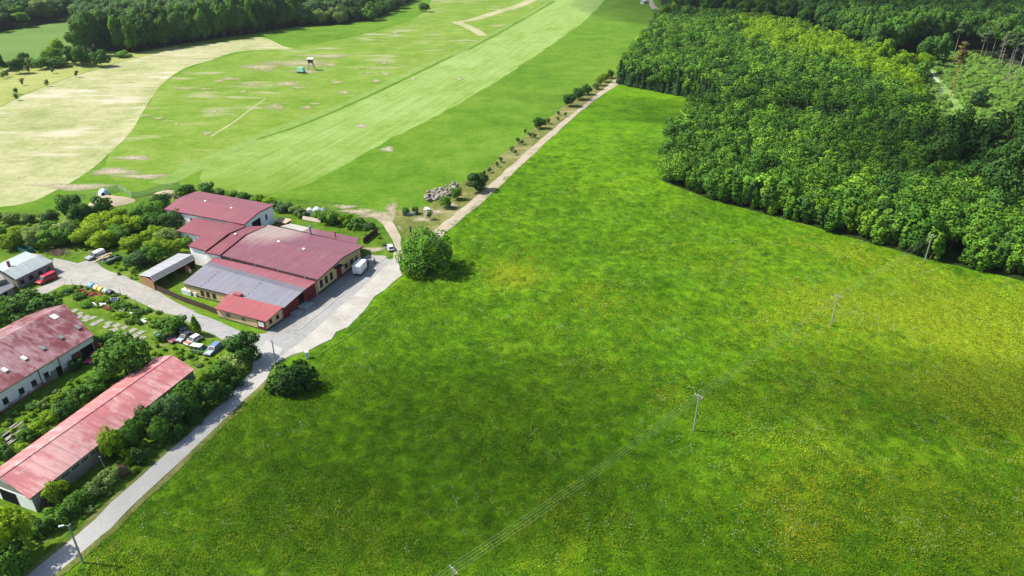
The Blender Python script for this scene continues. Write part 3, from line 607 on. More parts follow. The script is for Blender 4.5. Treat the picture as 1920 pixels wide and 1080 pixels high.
panel(T, A, B, YARD, .45, .60, .1, 3.7, M['dark'], 'doorway', .06, 'dark open loading doorway')
panel(T, A, B, YARD, .60, .97, 0, 4.0, M['red_wall'], 'wall_panel', .045, 'dark red end wall panel')
for s in (.14, .30): window(T, A, B, YARD, s, 1.2, 2.3, 1.1, M['frame_brown'], proud=.09, glass=M['glass'])
for s in (.70, .86): window(T, A, B, YARD, s, 1.3, 2.7, 1.1, M['frame_brown'], proud=.09)
for a in (.18, .62):
    for k in range(6):
        p = fe[0].lerp(ri[0], (k+.6)/6.6).lerp(fe[1].lerp(ri[1], (k+.6)/6.6), a); mb = MB(T.location); mb.box(tuple(p+Zv*.05), (.22, .22, .14)); mb.build('snow_stop', M['fascia_brown'], T)
# front annex
T = thing('front_annex', 'cream annex with bright red single pitch roof and a white notice on its corner', 'building', P(502, 622), 0, 'joined buildings of the red roofed factory')
fe = (P(402, 578, 2.9), P(498.5, 603.3, 2.9)); ri = (P(428, 551, 3.75), P(530.5, 575.5, 3.75))
mb = MB(T.location); mb.slab([fe[0], fe[1], ri[1], ri[0]], .2, 0, 1); mb.build('roof', [M['front_roof'], M['fascia']], T)
pf = P(446, 552, 3.9); mb = MB(T.location); mb.box(tuple(pf), (2.2, 1.2, .5), rad(-24)); mb.build('roof_hatch', M['front_roof'], T)
q = [fe[0]+Vector((.3, .5, 0)), fe[1]+Vector((-.35, .35, 0)), ri[1]+Vector((-.5, 0, 0)), ri[0]]
mb = MB(T.location); mb.hull([at(p, 0) for p in q], [p-Zv*.22 for p in q]); mb.build('wall', M['cream'], T)
A, B = q[0], q[1]
panel(T, A, B, LEFTCAM, 0, 1, 0, .42, M['plinth'], 'plinth', .05); panel(T, A, B, LEFTCAM, .83, 1.0, .42, 2.55, M['red_wall'], 'wall_panel', .045)
window(T, A, B, LEFTCAM, .23, 1.1, 2.2, 1.3); window(T, A, B, LEFTCAM, .55, 1.1, 2.2, 1.3)
nb = panel(T, A, B, LEFTCAM, .855, .965, 1.05, 2.35, M['white_paint'], 'notice_board', .09, 'white notice board with faint grey lines')
u, n = wall_frame(T, A, B, LEFTCAM); mb = MB(T.location)
for k, (a0, a1) in enumerate(((.885, .935), (.875, .945), (.89, .93))):
    for s_, e_ in ((a0, a1),):
        a = xy(A).lerp(xy(B), s_)+n*.095; b = xy(A).lerp(xy(B), e_)+n*.095; z = 2.05-k*.22
        mb.face([a+Zv*z, b+Zv*z, b+Zv*(z+.09), a+Zv*(z+.09)])
mb.build('lettering', M['steel'], nb)
A, B = q[1], q[2]
panel(T, A, B, YARD, 0, 1, 0, .6, M['plinth'], 'plinth', .05)
window(T, A, B, YARD, .3, 1.3, 2.4, 1.0, M['frame_brown']); window(T, A, B, YARD, .72, 1.3, 2.4, 1.0, M['frame_brown'])
# loading ramps
def ramp(px, py, w, l, h, rz, label):
    T = thing('loading_ramp', label, 'ramp', P(px, py), rz, 'concrete loading ramps')
    mb = MB(); mb.hull([(-w/2, -l/2, 0), (w/2, -l/2, 0), (w/2, l/2, 0), (-w/2, l/2, 0)], [(-w/2*.94, -l/2*.92, h), (w/2*.94, -l/2*.92, h), (w/2*.94, l/2*.92, h*.95), (-w/2*.94, l/2*.92, h*.95)])
    mb.build('ramp_body', M['concrete'], T, bevel=.06)
    mb = MB(); mb.box((w/2-.06, 0, h*.55), (.12, l*.8, .12)); mb.build('rubber_buffer', M['black'], T)
ramp(571, 576, 3.6, 3.2, 1.0, rad(-18), 'higher grey concrete loading ramp under the dark open doorway'); ramp(556, 588, 3.2, 2.4, .55, rad(-22), 'lower grey concrete loading ramp nearer the front annex')

# weathered white barn
T = thing('barn', 'long white plastered barn with weathered patchy red roof', 'barn', P(186, 664))
a0 = P(176, 628, 4.5); dv = (xy(P(0, 728, 4.4))-xy(P(175.5, 622, 4.4))).normalized(); nv = Vector((dv.y, -dv.x, 0))
if nv.x > 0: nv = -nv
a1 = a0+dv*46; r0 = P(121.2, 570.2, 8.5); w_ = (xy(r0)-xy(a0)).dot(nv); al = (xy(r0)-xy(a0)).dot(dv); r1 = at(a1+nv*w_+dv*al, 8.5)
b0 = at(a0+nv*2*w_+dv*2*al*.5, 4.5); b1 = at(a1+nv*2*w_+dv*al, 4.5)
rf, w, ft = gable(T, (a1, a0), (r1, r0), (b1, b0), M['barn_roof'], M['stain_wall'], M['fascia_brown'], oh=.3, th=.22)
mb = MB(T.location); mb.bar(at(a1, 4.42)-nv*.12, at(a0, 4.42)-nv*.12, .16, .16); mb.build('gutter', M['frame_brown'], T)
def on_barn(px, py):                                   # point of the roof plane seen at a pixel
    n_ = (r0-a0).cross(a1-a0); d = (P(px, py, 0)-cam.location); t = (a0-cam.location).dot(n_)/d.dot(n_); return cam.location+d*t
up = (r0-a0); up = (up-dv*up.dot(dv)).normalized()
for px, py, big, g in ((102, 593.5, 1, 0), (45, 672.5, .8, 0), (8.7, 694.6, .8, 0), (146, 615, .8, 1), (114, 633.5, .8, 1), (80, 653.5, .8, 1)):
    c = on_barn(px, py); nn_ = dv.cross(up); nn_ = nn_ if nn_.z > 0 else -nn_
    mb = MB(T.location); lu, lv = 1.0*big, .8*big*(1.3 if big == 1 else 1)
    bt = [c+dv*sx_*lv*.6+up*sy_*lu*.75 for sx_, sy_ in ((-1, -1), (1, -1), (1, 1), (-1, 1))]
    mb.hull([p-nn_*.1 for p in bt], [p+nn_*(.06 if big == 1 else .35) for p in bt]); mb.build('roof_light', M['skylight_grey'] if g else M['skylight'], T)
A, B = ft[1], ft[0]; OUT = -nv; LB = (xy(B)-xy(A)).length
def sfrac(px, py):
    p = P(px, py, 1.9); return (xy(p)-xy(A)).dot((xy(B)-xy(A)).normalized())/LB
for px, py in ((134, 668), (80, 702.5), (56, 717), (31, 731), (2, 750)): window(T, A, B, OUT, sfrac(px, py), 1.3, 2.7, 1.1, M['frame_brown'])
panel(T, A, B, OUT, sfrac(113, 691)-.012, sfrac(113, 691)+.014, .05, 2.4, M['dark'], 'doorway'); panel(T, A, B, OUT, sfrac(113, 691)+.016, sfrac(113, 691)+.045, .1, 2.2, M['oldwood'], 'door', .10)
panel(T, A, B, OUT, .012, .085, .05, 3.0, M['dark'], 'doorway', label='dark open barn gateway'); panel(T, A, B, OUT, .088, .135, .1, 3.0, M['wood'], 'door_leaf', .10); 
u, n = wall_frame(T, A, B, OUT); mb = MB(T.location); p = xy(A)+u*.3+n*.1; mb.bar(p+Zv*1.6, p+n*2.4+Zv*1.6, .12, 2.9); mb.build('door_leaf', M['wood'], T, label='open brown door leaf')
panel(T, A, B, OUT, sfrac(100, 700)-.03, sfrac(100, 700)+.035, .2, 1.5, M['grey_wall'], 'bare_plaster', .03)
panel(T, A, B, OUT, .2, 1.0, .0, .45, M['brick'], 'plinth', .04)
for px, py in ((96, 684), (63, 708)):
    s_ = sfrac(px, py); p = xy(A).lerp(xy(B), s_)+n*.16; mb = MB(T.location); mb.cyl(p+Zv*.2, p+Zv*4.35, .09, n=8); mb.build('downpipe', M['frame_brown'], T)

# long cowshed
T = thing('cowshed', 'long low cowshed with faded pink red roof beside the lane', 'barn', P(62, 960))
fe = (P(55, 936, 3.4), P(365, 692, 3.4)); ri = (P(-1, 894.5, 5.2), P(322.5, 665.8, 5.2))
k0 = 2*xy(ri[0])-xy(fe[0]); k1 = P(285, 671.5, 3.3); be = (at(P(-95, 921, 3.4), 3.4), k1)
d_ = (xy(fe[1])-xy(fe[0])).normalized()
bb = P(129, 778, 3.4); be = (at(xy(k1)-d_*((xy(fe[1])-xy(fe[0])).length), 3.4), at(k1, 3.4))
M['concrete_wall'] = plain('dirty_concrete_wall', (.27, .255, .23), .95, .1, .3, 1.1)
rf, w, ft = gable(T, fe, ri, be, M['shed_roof'], M['concrete_wall'], M['frame_brown'], oh=.35, th=.16)
A, B = ft[0], ft[1]; OUT = Vector((1, -.3, 0))
panel(T, A, B, OUT, .0, .14, 0, 3.0, M['concrete'], 'wall_panel', .05, 'grey concrete end panel'); panel(T, A, B, OUT, .14, 1.0, 0, 2.2, M['old_wall'], 'wall_panel', .05, 'brown grimy wall panel')
for k in range(16): window(T, A, B, OUT, .17+.052*k, 2.25, 2.95, 1.7, M['concrete'], mull=2)
A, B = ft[3], ft[0]; OUT = Vector((-.3, -1, 0))
panel(T, A, B, OUT, .0, 1, 0, 3.0, M['white_wall'], 'wall_panel', .05, 'white gable wall'); panel(T, A, B, OUT, .30, .66, .05, 2.7, M['dark'], 'gateway', .08, 'dark open gateway')
mb = MB(T.location); mb.bar(ri[0]+Zv*.03, ri[1]+Zv*.03, .35, .08); mb.build('ridge_cap', M['shed_roof'], T)

# grey house
T = thing('grey_house', 'small grey rendered house with pale grey roof and red chimney', 'house', P(103, 509))
fe = (P(29, 524, 3.1), P(100.5, 489.4, 3.1)); ri = (P(6, 509, 4.4), P(71, 479, 4.4)); be = (P(-14, 500, 3.1), P(48, 471.3, 3.1))
rf, w, ft = gable(T, fe, ri, be, M['house_roof'], M['grey_wall'], M['steel'], oh=.3, th=.15)
A, B = ft[0], ft[1]
for s in (.12, .36, .62, .85): window(T, A, B, Vector((.5, -1, 0)), s, 1.0, 2.2, 1.2, M['frame_brown'])
p = P(17.5, 499, 4.3); mb = MB(T.location); mb.box((p.x, p.y, p.z+.5), (.6, .6, 2.0), rad(25)); ch = mb.build('chimney', M['brick'], T)
mb = MB(T.location); mb.box((p.x, p.y, p.z+1.56), (.75, .75, .12), rad(25)); mb.build('chimney_cap', M['concrete'], ch)
T = thing('house_annex', 'low grey annex with stepped roof at the near end of the grey house', 'house', P(14, 556))
q = [P(-40, 527, 3.0), P(10.5, 518, 3.0), P(27, 537, 2.5), P(0, 551, 2.4), P(-40, 565, 2.4)]
mb = MB(T.location); mb.slab(q, .15, 0, 1); mb.build('roof', [M['wood_shed_dark'], M['steel']], T)
q2 = inset(q, .35); mb = MB(T.location); mb.hull([at(p, 0) for p in q2], [p-Zv*.16 for p in q2]); mb.build('wall', M['grey_wall'], T)
panel(T, q2[3], q2[2], Vector((.5, -1, 0)), .2, .5, .1, 1.9, M['dark'], 'door')
q = [P(-30, 518, 3.9), P(-2, 511, 3.9), P(10, 523, 3.9), P(-20, 533, 3.9)]; mb = MB(T.location); mb.hull([at(p, 2.6) for p in q], q); mb.build('upper_block', M['grey_wall'], T)

# open wooden shed
T = thing('open_shed', 'open fronted wooden shed with light grey ridged roof beside the slab road', 'shed', P(287, 541))
fe = (P(288.8, 527, 2.9), P(366, 485.5, 2.9)); ri = (P(281, 518.7, 3.7), P(360.4, 477, 3.7)); be = (P(260.5, 515, 2.7), P(334, 474.8, 2.7))
mb = MB(T.location); mats = [M['wood_shed_roof'], M['wood_shed_dark'], M['white_paint']]
for a, b, k in ((fe, ri, 1), (ri, be, 0)): mb.slab([a[0], a[1], b[1], b[0]], .14, k, 2)
mb.build('roof', mats, T)
bw = [p+Vector((.2, .2, 0)) for p in be]; fw = [p+Vector((-.3, .1, 0)) for p in fe]
def wallq(a, b, za, zb, mat, name='wall', th=.12):
    u = (xy(b)-xy(a)).normalized(); nn = Vector((-u.y, u.x, 0))*th/2; mb = MB(T.location)
    mb.hull([at(a+nn, 0), at(a-nn, 0), at(b-nn, 0), at(b+nn, 0)], [at(a+nn, za), at(a-nn, za), at(b-nn, zb), at(b+nn, zb)]); return mb.build(name, mat, T)
wallq(bw[0], bw[1], 2.6, 2.6, M['wood']); wallq(bw[0], fw[0], 2.6, 2.75, M['wood_light'], 'gable_wall'); wallq(bw[1], fw[1], 2.6, 2.75, M['wood'])
for k in range(5):
    p = fw[0].lerp(fw[1], .02+.24*k); mb = MB(T.location); mb.box((p.x, p.y, 1.38), (.18, .18, 2.75)); mb.build('post', M['wood'], T)
T = thing('gas_boiler', 'orange and white machine standing inside the open shed', 'machine', P(352, 509))
mb = MB(T.location); p = P(352, 509); mb.box((p.x, p.y, .8), (1.1, .9, 1.6), .3); mb.build('casing', paint('orange_paint', (.45, .16, .06)), T); mb = MB(T.location); mb.cyl((p.x+.9, p.y-.6, 0), (p.x+.9, p.y-.6, 1.0), .35); mb.build('tank', M['white_paint'], T)
# brown board fence
T = thing('board_fence', 'brown board fence running from the open shed to the front annex', 'fence', P(345, 568))
fp = [P(*q) for q in ((289, 543), (318, 555), (342, 565.5), (382, 580), (408, 590))]
mb = MB(T.location)
for a, b in zip(fp[:-1], fp[1:]):
    n_ = int((b-a).length/.35)
    for k in range(n_):
        p = a.lerp(b, (k+.5)/n_); q = a.lerp(b, (k+.5)/n_+.4/n_); h = 1.75+random.uniform(-.04, .04); s_ = a.lerp(b, (k+.08)/n_); e_ = a.lerp(b, (k+.92)/n_)
        mb.bar(s_+Zv*h/2, e_+Zv*h/2, .035, h)
mb.build('boards', M['fence_wood'], T); mb = MB(T.location)
for a, b in zip(fp[:-1], fp[1:]): mb.bar(a+Vector((.06, .1, .5)), b+Vector((.06, .1, .5)), .06, .1); mb.bar(a+Vector((.06, .1, 1.4)), b+Vector((.06, .1, 1.4)), .06, .1)
mb.build('rail', M['wood'], T)
for k, a in enumerate(fp): mb = MB(T.location); mb.box((a.x+.12, a.y+.14, .95), (.14, .14, 1.9)); mb.build('post', M['wood'], T)
# white cabinets behind the fence
def cabinet(px, py, w, d, h, rz, label, name='cabinet', mat=None, cat='cabinet'):
    T = thing(name, label, cat, P(px, py), rz); mb = MB(); mb.box((0, 0, h/2+.06), (w, d, h)); mb.build('casing', mat or M['white_paint'], T, bevel=.04)
    mb = MB(); mb.box((0, 0, .04), (w*.9, d*.9, .08)); mb.build('base', M['plinth'], T)
    mb = MB(); mb.box((0, 0, h+.09), (w*1.06, d*1.08, .06)); mb.build('lid', M['skylight'], T)
    mb = MB(); mb.box((w*.3, -d/2-.02, h*.5), (.05, .04, .3)); mb.build('handle', M['black'], T); return T
cabinet(353, 552, 3.0, 1.1, 1.3, rad(-24), 'long white cabinet against the cream wall behind the fence')
cabinet(369, 556, 1.0, 1.0, 1.2, rad(-24), 'small white cabinet with dark side next to the long white cabinet')
cabinet(576.5, 672, .75, .6, 1.7, rad(10), 'white utility cabinet standing in the grass beside the round bush', 'utility_cabinet')

# ------------------------------------------------------------------ vehicles
GL = plain('car_glass', (.02, .025, .032), .08, .7, .1)
RIM = plain('wheel_rim', (.35, .35, .36), .4, .5, .1, metal=.6)
LAMP = plain('headlamp', (.75, .76, .74), .15, .6, .05); TAIL = plain('tail_lamp', (.35, .012, .01), .25, .5, .05)
PROF = {  # side outlines: lower body (x, z) and cabin (x0 base rear, x1 top rear, x2 top front, x3 base front, z base, z top), fractions of length / height
 'hatch': dict(body=[(0, .22), (0, .52), (.03, .60), (.70, .60), (.97, .48), (1, .40), (1, .20)], cab=(.03, .14, .52, .74, .60, 1.0)),
 'estate': dict(body=[(0, .22), (0, .52), (.02, .61), (.70, .61), (.97, .50), (1, .40), (1, .20)], cab=(.02, .08, .55, .74, .60, 1.0)),
 'sedan': dict(body=[(0, .22), (0, .52), (.03, .60), (.72, .60), (.97, .50), (1, .40), (1, .20)], cab=(.13, .26, .56, .75, .59, 1.0)),
 'van': dict(body=[(0, .16), (0, .52), (.01, .58), (.84, .56), (.985, .44), (1, .36), (1, .16)], cab=(.01, .025, .66, .86, .56, 1.0)),
 'pickup': dict(body=[(0, .24), (0, .55), (.02, .60), (.72, .60), (.98, .50), (1, .40), (1, .22)], cab=(.30, .36, .56, .74, .60, 1.0))}
def vehicle(kind, label, cat, paint_mat, rear, front, L, W, Hh, name='car', roof_mat_=None, group=None, wreck=0, bonnet=None, z=0.0):
    r, f = P(*rear), P(*front); c = (r+f)/2; rz = atan2(f.y-r.y, f.x-r.x)
    T = thing(name, label, cat, (c.x, c.y, z), rz, group); pr = PROF[kind]
    X = lambda a: (a-.5)*L; Zh = lambda b: b*Hh; n = len(pr['body'])
    def side(pts, yw0, yw1): return [(X(a), yw0, Zh(b)) for a, b in pts], [(X(a), yw1, Zh(b)) for a, b in pts]
    mb = MB(); mats = [paint_mat, roof_mat_ or paint_mat, GL, bonnet or paint_mat]
    a, b = side(pr['body'], -W/2, W/2); mb.hull(a, b)
    x0, x1, x2, x3, zb, zt = pr['cab']; wi, wt = W/2*.96, W/2*.80
    bot = [(X(x0), -wi, Zh(zb)), (X(x3), -wi, Zh(zb)), (X(x3), wi, Zh(zb)), (X(x0), wi, Zh(zb))]
    top = [(X(x1), -wt, Zh(zt)), (X(x2), -wt, Zh(zt)), (X(x2), wt, Zh(zt)), (X(x1), wt, Zh(zt))]
    mb.hull(bot, top); mb.m[-5] = 1
    if bonnet:
        mb.box((X(.86), 0, Zh(.575)), (L*.22, W*.9, .06), 0, 3)
    body = mb.build('body', mats, T, bevel=.09)
    def lerp(p, q, t): return Vector(p).lerp(Vector(q), t)
    def pane(p00, p10, p11, p01, nm, m=.10, dd=.03):
        p00, p10, p11, p01 = [Vector(p) for p in (p00, p10, p11, p01)]; g = lambda u, v: (p00.lerp(p10, u)).lerp(p01.lerp(p11, u), v)
        q = [g(m, m*1.3), g(1-m, m*1.3), g(1-m, 1-m*1.4), g(m, 1-m*1.4)]; nn = (q[1]-q[0]).cross(q[3]-q[0]).normalized()
        mb = MB(); mb.hull([p-nn*.02 for p in q], [p+nn*dd for p in q]); mb.build(nm, GL, T)
    pane(bot[1], bot[2], top[2], top[1], 'windscreen', .06); pane(bot[3], bot[0], top[0], top[3], 'rear_window', .09)
    for s_ in (0, 1):
        B0, B1, T0, T1 = (bot[0], bot[1], top[0], top[1]) if s_ == 0 else (bot[3], bot[2], top[3], top[2])
        cuts = (0, .36, .68, 1) if kind in ('van', 'estate') else (0, .48, 1)
        if kind == 'pickup': cuts = (0, 1)
        for u0, u1 in zip(cuts[:-1], cuts[1:]):
            p = [lerp(B0, B1, u0), lerp(B0, B1, u1), lerp(T0, T1, u1), lerp(T0, T1, u0)]
            if s_: p = [p[1], p[0], p[3], p[2]]
            pane(*p, 'side_window', .09, .012)
    R = .31 if kind != 'van' else .33
    for xa in (.20, .82):
        for s_ in (-1, 1):
            if wreck and xa > .5 and s_ > 0: continue
            y = s_*(W/2-.09); mb = MB(); mb.cyl((X(xa), y-.11, R), (X(xa), y+.11, R), R, n=16); wh = mb.build('wheel', M['black'], T)
            mb = MB(); mb.cyl((X(xa), y+s_*.10, R), (X(xa), y+s_*.125, R), R*.62, n=12); mb.build('rim', RIM, wh)
    for s_ in (-1, 1):
        mb = MB(); mb.box((X(.985), s_*W*.36, Zh(.43)), (.12, W*.2, .14)); mb.build('headlight', LAMP, T)
        mb = MB(); mb.box((X(.004), s_*W*.42, Zh(.47)), (.05, W*.12, .2)); mb.build('tail_light', TAIL, T)
        mb = MB(); mb.box((X(x3)-.25, s_*(W/2+.08), Zh(zb)+.08), (.12, .18, .13)); mb.build('wing_mirror', paint_mat, T)
    mb = MB(); mb.box((X(0)-.02, 0, Zh(.27)), (.1, W*.96, .16)); mb.box((X(1)+.01, 0, Zh(.25)), (.1, W*.96, .16)); mb.build('bumper', M['frame_brown'] if wreck else M['black'], T)
    mb = MB(); mb.box((X(0)-.075, 0, Zh(.40)), (.02, .5, .11)); mb.build('number_plate', M['white_paint'], T)
    return T
silver = paint('silver_white_paint', (.62, .64, .67), .3)
car = vehicle('hatch', 'small white car with its driver door open at the end of the dirt path', 'car', silver, (736, 475.5), (727.5, 459), 4.4, 1.8, 1.5)
mb = MB(); mb.hull([(.35, .9, .35), (.95, .9, .35), (.62, 1.75, .35), (.55, 1.72, .35)], [(.35, .9, .95), (.95, .9, .95), (.62, 1.75, .95), (.55, 1.72, .95)]); d = mb.build('door', silver, car, label='open front door')
mb = MB(); mb.hull([(.32, .92, .97), (.90, .92, .97), (.62, 1.7, .97), (.56, 1.68, .97)], [(.30, .80, 1.4), (.70, .80, 1.4), (.52, 1.4, 1.4), (.48, 1.4, 1.4)]); mb.build('door_window', GL, d)
vehicle('van', 'bright red van parked along the wall of the grey house', 'van', paint('bright_red_paint', (.42, .012, .035), .25), (101, 521), (76, 533), 5.4, 2.0, 1.9, 'van')
# junk cars
G = 'old cars dumped in the grass by the road'
vehicle('hatch', 'faded dark red hatchback dumped in the grass beside the bush', 'car', paint('dull_red_paint', (.19, .055, .065), .45), (311, 633), (328, 644), 4.2, 1.8, 1.45, group=G, wreck=1)
vehicle('sedan', 'dark blue car half hidden between the round bush and the narrow tree', 'car', paint('dark_blue_paint', (.045, .06, .115), .3), (350, 629), (333, 619), 4.3, 1.8, 1.45, group=G, wreck=1)
vehicle('sedan', 'stripped blue and black car with a pale blue bonnet', 'car', paint('black_blue_paint', (.03, .035, .05), .4), (356, 630), (339, 641.5), 4.3, 1.75, 1.4, group=G, wreck=1, bonnet=paint('pale_blue_paint', (.33, .42, .58), .3))
vehicle('hatch', 'white and orange car wreck between the blue wreck and the green van', 'car', paint('off_white_paint', (.60, .57, .55), .4), (373, 636), (353, 647), 4.2, 1.75, 1.45, group=G, wreck=1, bonnet=paint('rust_orange_paint', (.42, .13, .05), .6))
vehicle('van', 'light green van with pale roof dumped in the grass', 'van', paint('green_van_paint', (.17, .32, .12), .4), (364, 659), (389, 663), 4.3, 1.85, 2.0, 'van', roof_mat_=paint('pale_green_paint', (.50, .60, .38), .4), group=G)
vehicle('estate', 'blue estate car with pale bonnet beside the green van', 'car', paint('steel_blue_paint', (.13, .19, .31), .3), (411, 649), (390, 668), 4.9, 1.8, 1.45, group=G, bonnet=paint('light_blue_paint', (.38, .47, .60), .3))
vehicle('hatch', 'bright pink red car nose poking out beside the barn gateway', 'car', paint('pink_red_paint', (.55, .03, .10), .25), (182, 670), (170, 680), 4.0, 1.7, 1.4)
vehicle('pickup', 'grey van with white roof rack load parked by the orchard', 'van', paint('grey_paint', (.27, .28, .31), .35), (194, 477), (166, 488), 5.4, 2.0, 1.6, 'pickup_truck', roof_mat_=M['white_paint'])
# the load cover on its back belongs to the pickup
pk = [o for o in bpy.data.objects if o.name.startswith('pickup_truck')][0]
mb = MB(); mb.hull([(-2.6, -.95, 1.0), (.2, -.95, 1.0), (.2, .95, 1.0), (-2.6, .95, 1.0)], [(-2.5, -.85, 1.85), (.0, -.85, 1.75), (.0, .85, 1.75), (-2.5, .85, 1.85)]); mb.build('load_cover', M['white_paint'], pk, bevel=.08)

# box truck
r, f = P(668, 520.5), P(688, 497.5); c = (r+f)/2; rz = atan2(f.y-r.y, f.x-r.x)
T = thing('box_truck', 'white box truck with dark blue cab parked in the loading yard', 'truck', c, rz); L = 6.6; W = 2.35; k = -L/2
mb = MB(); mb.box((k+2.3, 0, 2.02), (4.6, W, 2.35)); bx_ = mb.build('cargo_box', M['white_paint'], T, bevel=.05)
mb = MB(); mb.hull([(k+4.6, -W*.47, 2.3), (k+5.15, -W*.42, 2.3), (k+5.15, W*.42, 2.3), (k+4.6, W*.47, 2.3)], [(k+4.6, -W*.45, 3.05), (k+4.75, -W*.4, 3.05), (k+4.75, W*.4, 3.05), (k+4.6, W*.45, 3.05)]); mb.build('air_deflector', M['white_paint'], T)
navy = paint('navy_paint', (.018, .03, .09), .25)
mb = MB(); a = [(k+4.65, .45), (k+4.65, 2.15), (k+5.45, 2.2), (k+6.15, 1.35), (k+6.55, 1.15), (k+6.6, .45)]
mb.hull([(x, -.98, z) for x, z in a], [(x, .98, z) for x, z in a]); mb.build('cab', navy, T, bevel=.08)
mb = MB(); p = [(k+5.50, -.86, 2.13), (k+5.50, .86, 2.13), (k+6.12, .90, 1.42), (k+6.12, -.90, 1.42)]; mb.hull([Vector(q)-Vector((.03, 0, .03)) for q in p], [Vector(q)+Vector((.03, 0, .03)) for q in p]); mb.build('windscreen', GL, T)
for s_ in (-1, 1):
    mb = MB(); mb.hull([(k+4.9, s_*.99, 1.4), (k+5.95, s_*.99, 1.4), (k+5.45, s_*.99, 2.05), (k+4.9, s_*.99, 2.05)][::s_], [(k+4.9, s_*1.0, 1.4), (k+5.95, s_*1.0, 1.4), (k+5.45, s_*1.0, 2.05), (k+4.9, s_*1.0, 2.05)][::s_]); mb.build('side_window', GL, T)
    mb = MB(); mb.box((k+6.57, s_*.7, .85), (.1, .35, .2)); mb.build('headlight', LAMP, T)
    mb = MB(); mb.box((k-.03, s_*.95, .75), (.06, .3, .14)); mb.build('tail_light', TAIL, T)
    mb = MB(); mb.box((k+5.9, s_*1.17, 1.6), (.12, .18, .35)); mb.build('wing_mirror', M['black'], T)
    for x in (1.1, 5.6):
        y = s_*.92; mb = MB(); mb.cyl((k+x, y-.14, .38), (k+x, y+.14, .38), .38, n=16); wh = mb.build('wheel', M['black'], T)
        mb = MB(); mb.cyl((k+x, y+s_*.13, .38), (k+x, y+s_*.155, .38), .22, n=12); mb.build('rim', RIM, wh)
mb = MB(); mb.box((k+3.0, 0, .68), (6.0, 1.2, .28)); mb.build('chassis', M['black'], T)
mb = MB()                                             # faint grey marks on the side of the box, as in the photograph
for x0, x1, z0, z1 in ((1.1, 1.22, 1.5, 2.2), (1.4, 1.52, 1.5, 2.1), (1.25, 1.45, 2.1, 2.25), (1.8, 1.92, 1.7, 2.3), (2.3, 2.42, 1.6, 2.4), (1.92, 2.3, 1.55, 1.68), (2.7, 2.8, 1.9, 2.5), (.9, 2.6, 1.2, 1.27)):
    mb.box((k+(x0+x1)/2, -W/2-.006, (z0+z1)/2), (x1-x0, .012, z1-z0))
mb.build('lettering', M['steel'], bx_); mb = MB(); mb.box((k-.01, 0, 1.0), (.02, .5, .12)); mb.build('number_plate', M['black'], T)

# trailers and containers
def trailer(name, label, cat, rear, front, L, W, hb, mat, inner, zfloor=.55):
    r, f = P(*rear), P(*front); c = (r+f)/2; rz = atan2(f.y-r.y, f.x-r.x); T = thing(name, label, cat, c, rz)
    t = .06; mb = MB(); mb.box((0, 0, zfloor+.04), (L, W, .08)); mb.box((0, -W/2+t/2, zfloor+hb/2), (L, t, hb)); mb.box((0, W/2-t/2, zfloor+hb/2), (L, t, hb)); mb.box((-L/2+t/2, 0, zfloor+hb/2), (t, W-.12, hb)); mb.box((L/2-t/2, 0, zfloor+hb/2), (t, W-.12, hb)); mb.build('tub', mat, T)
    mb = MB(); rr = random.Random(3)
    for k in range(14): mb.box((rr.uniform(-.4, .4)*L, rr.uniform(-.35, .35)*W, zfloor+rr.uniform(.1, .3)), (rr.uniform(.4, 1.4), rr.uniform(.15, .5), rr.uniform(.1, .4)), rr.uniform(0, 3))
    mb.build('load', inner, T); return T
T = trailer('trailer', 'dark green open trailer with scrap in it beside the pickup', 'trailer', (224, 486), (200, 495), 4.6, 2.1, .7, paint('dark_green_paint', (.022, .12, .07), .4), M['oldwood'])
for x in (-.5, .5):
    for s_ in (-1, 1): mb = MB(); mb.cyl((x, s_*1.02, .33), (x, s_*1.2, .33), .33, n=14); mb.build('wheel', M['black'], T)
mb = MB(); mb.bar((2.3, 0, .5), (3.4, 0, .45), .1, .1); mb.build('drawbar', M['black'], T)
T = trailer('skip_container', 'green open skip with rusty load behind the grey house', 'skip', (36, 468), (64, 477), 4.4, 2.1, 1.3, paint('teal_green_paint', (.018, .13, .10), .45), M['brick'], .1)
T = thing('plank_pile', 'pile of pale planks and boards between the pickup and the green trailer', 'planks', P(197, 485))
mb = MB(T.location); rr = random.Random(8); c = T.location
for k in range(12): p = c+Vector((rr.uniform(-1.2, 1.2), rr.uniform(-2, 2), .1+.06*k)); a = rr.uniform(.6, 1.3); mb.bar(p-Vector((cos(a), sin(a), 0))*1.6, p+Vector((cos(a), sin(a), .1))*1.6, .35, .06)
mb.build('planks', plain('pale_plank', (.42, .33, .23), .9, .1, .3, .5), T)
# barrels along the slab road
def barrel(px, py, r, h, mat, label, rz=0, lie=True):
    T = thing('barrel', label, 'barrel', P(px, py), rz, 'coloured barrels lying in a row by the slab road'); mb = MB()
    if lie: mb.cyl((-h/2, 0, r), (h/2, 0, r), r, n=20)
    else: mb.cyl((0, 0, 0), (0, 0, h), r, n=20)
    mb.build('drum', mat, T, bevel=.04); mb = MB()
    for x in (-.25, .25):
        if lie: mb.cyl((x*h-.05, 0, r), (x*h+.05, 0, r), r*1.03, n=20)
        else: mb.cyl((0, 0, h/2+x*h-.05), (0, 0, h/2+x*h+.05), r*1.03, n=20)
    mb.build('hoop', mat, T)
bz = rad(-32); ylw = paint('yellow_plastic', (.62, .44, .07), .4)
barrel(174, 541.5, .85, 1.5, paint('blue_plastic', (.10, .30, .52), .4), 'sky blue barrel at the upper end of the barrel row', bz)
barrel(183, 544.5, .75, 1.4, paint('cream_yellow_plastic', (.68, .58, .28), .4), 'cream yellow barrel next to the blue one', bz)
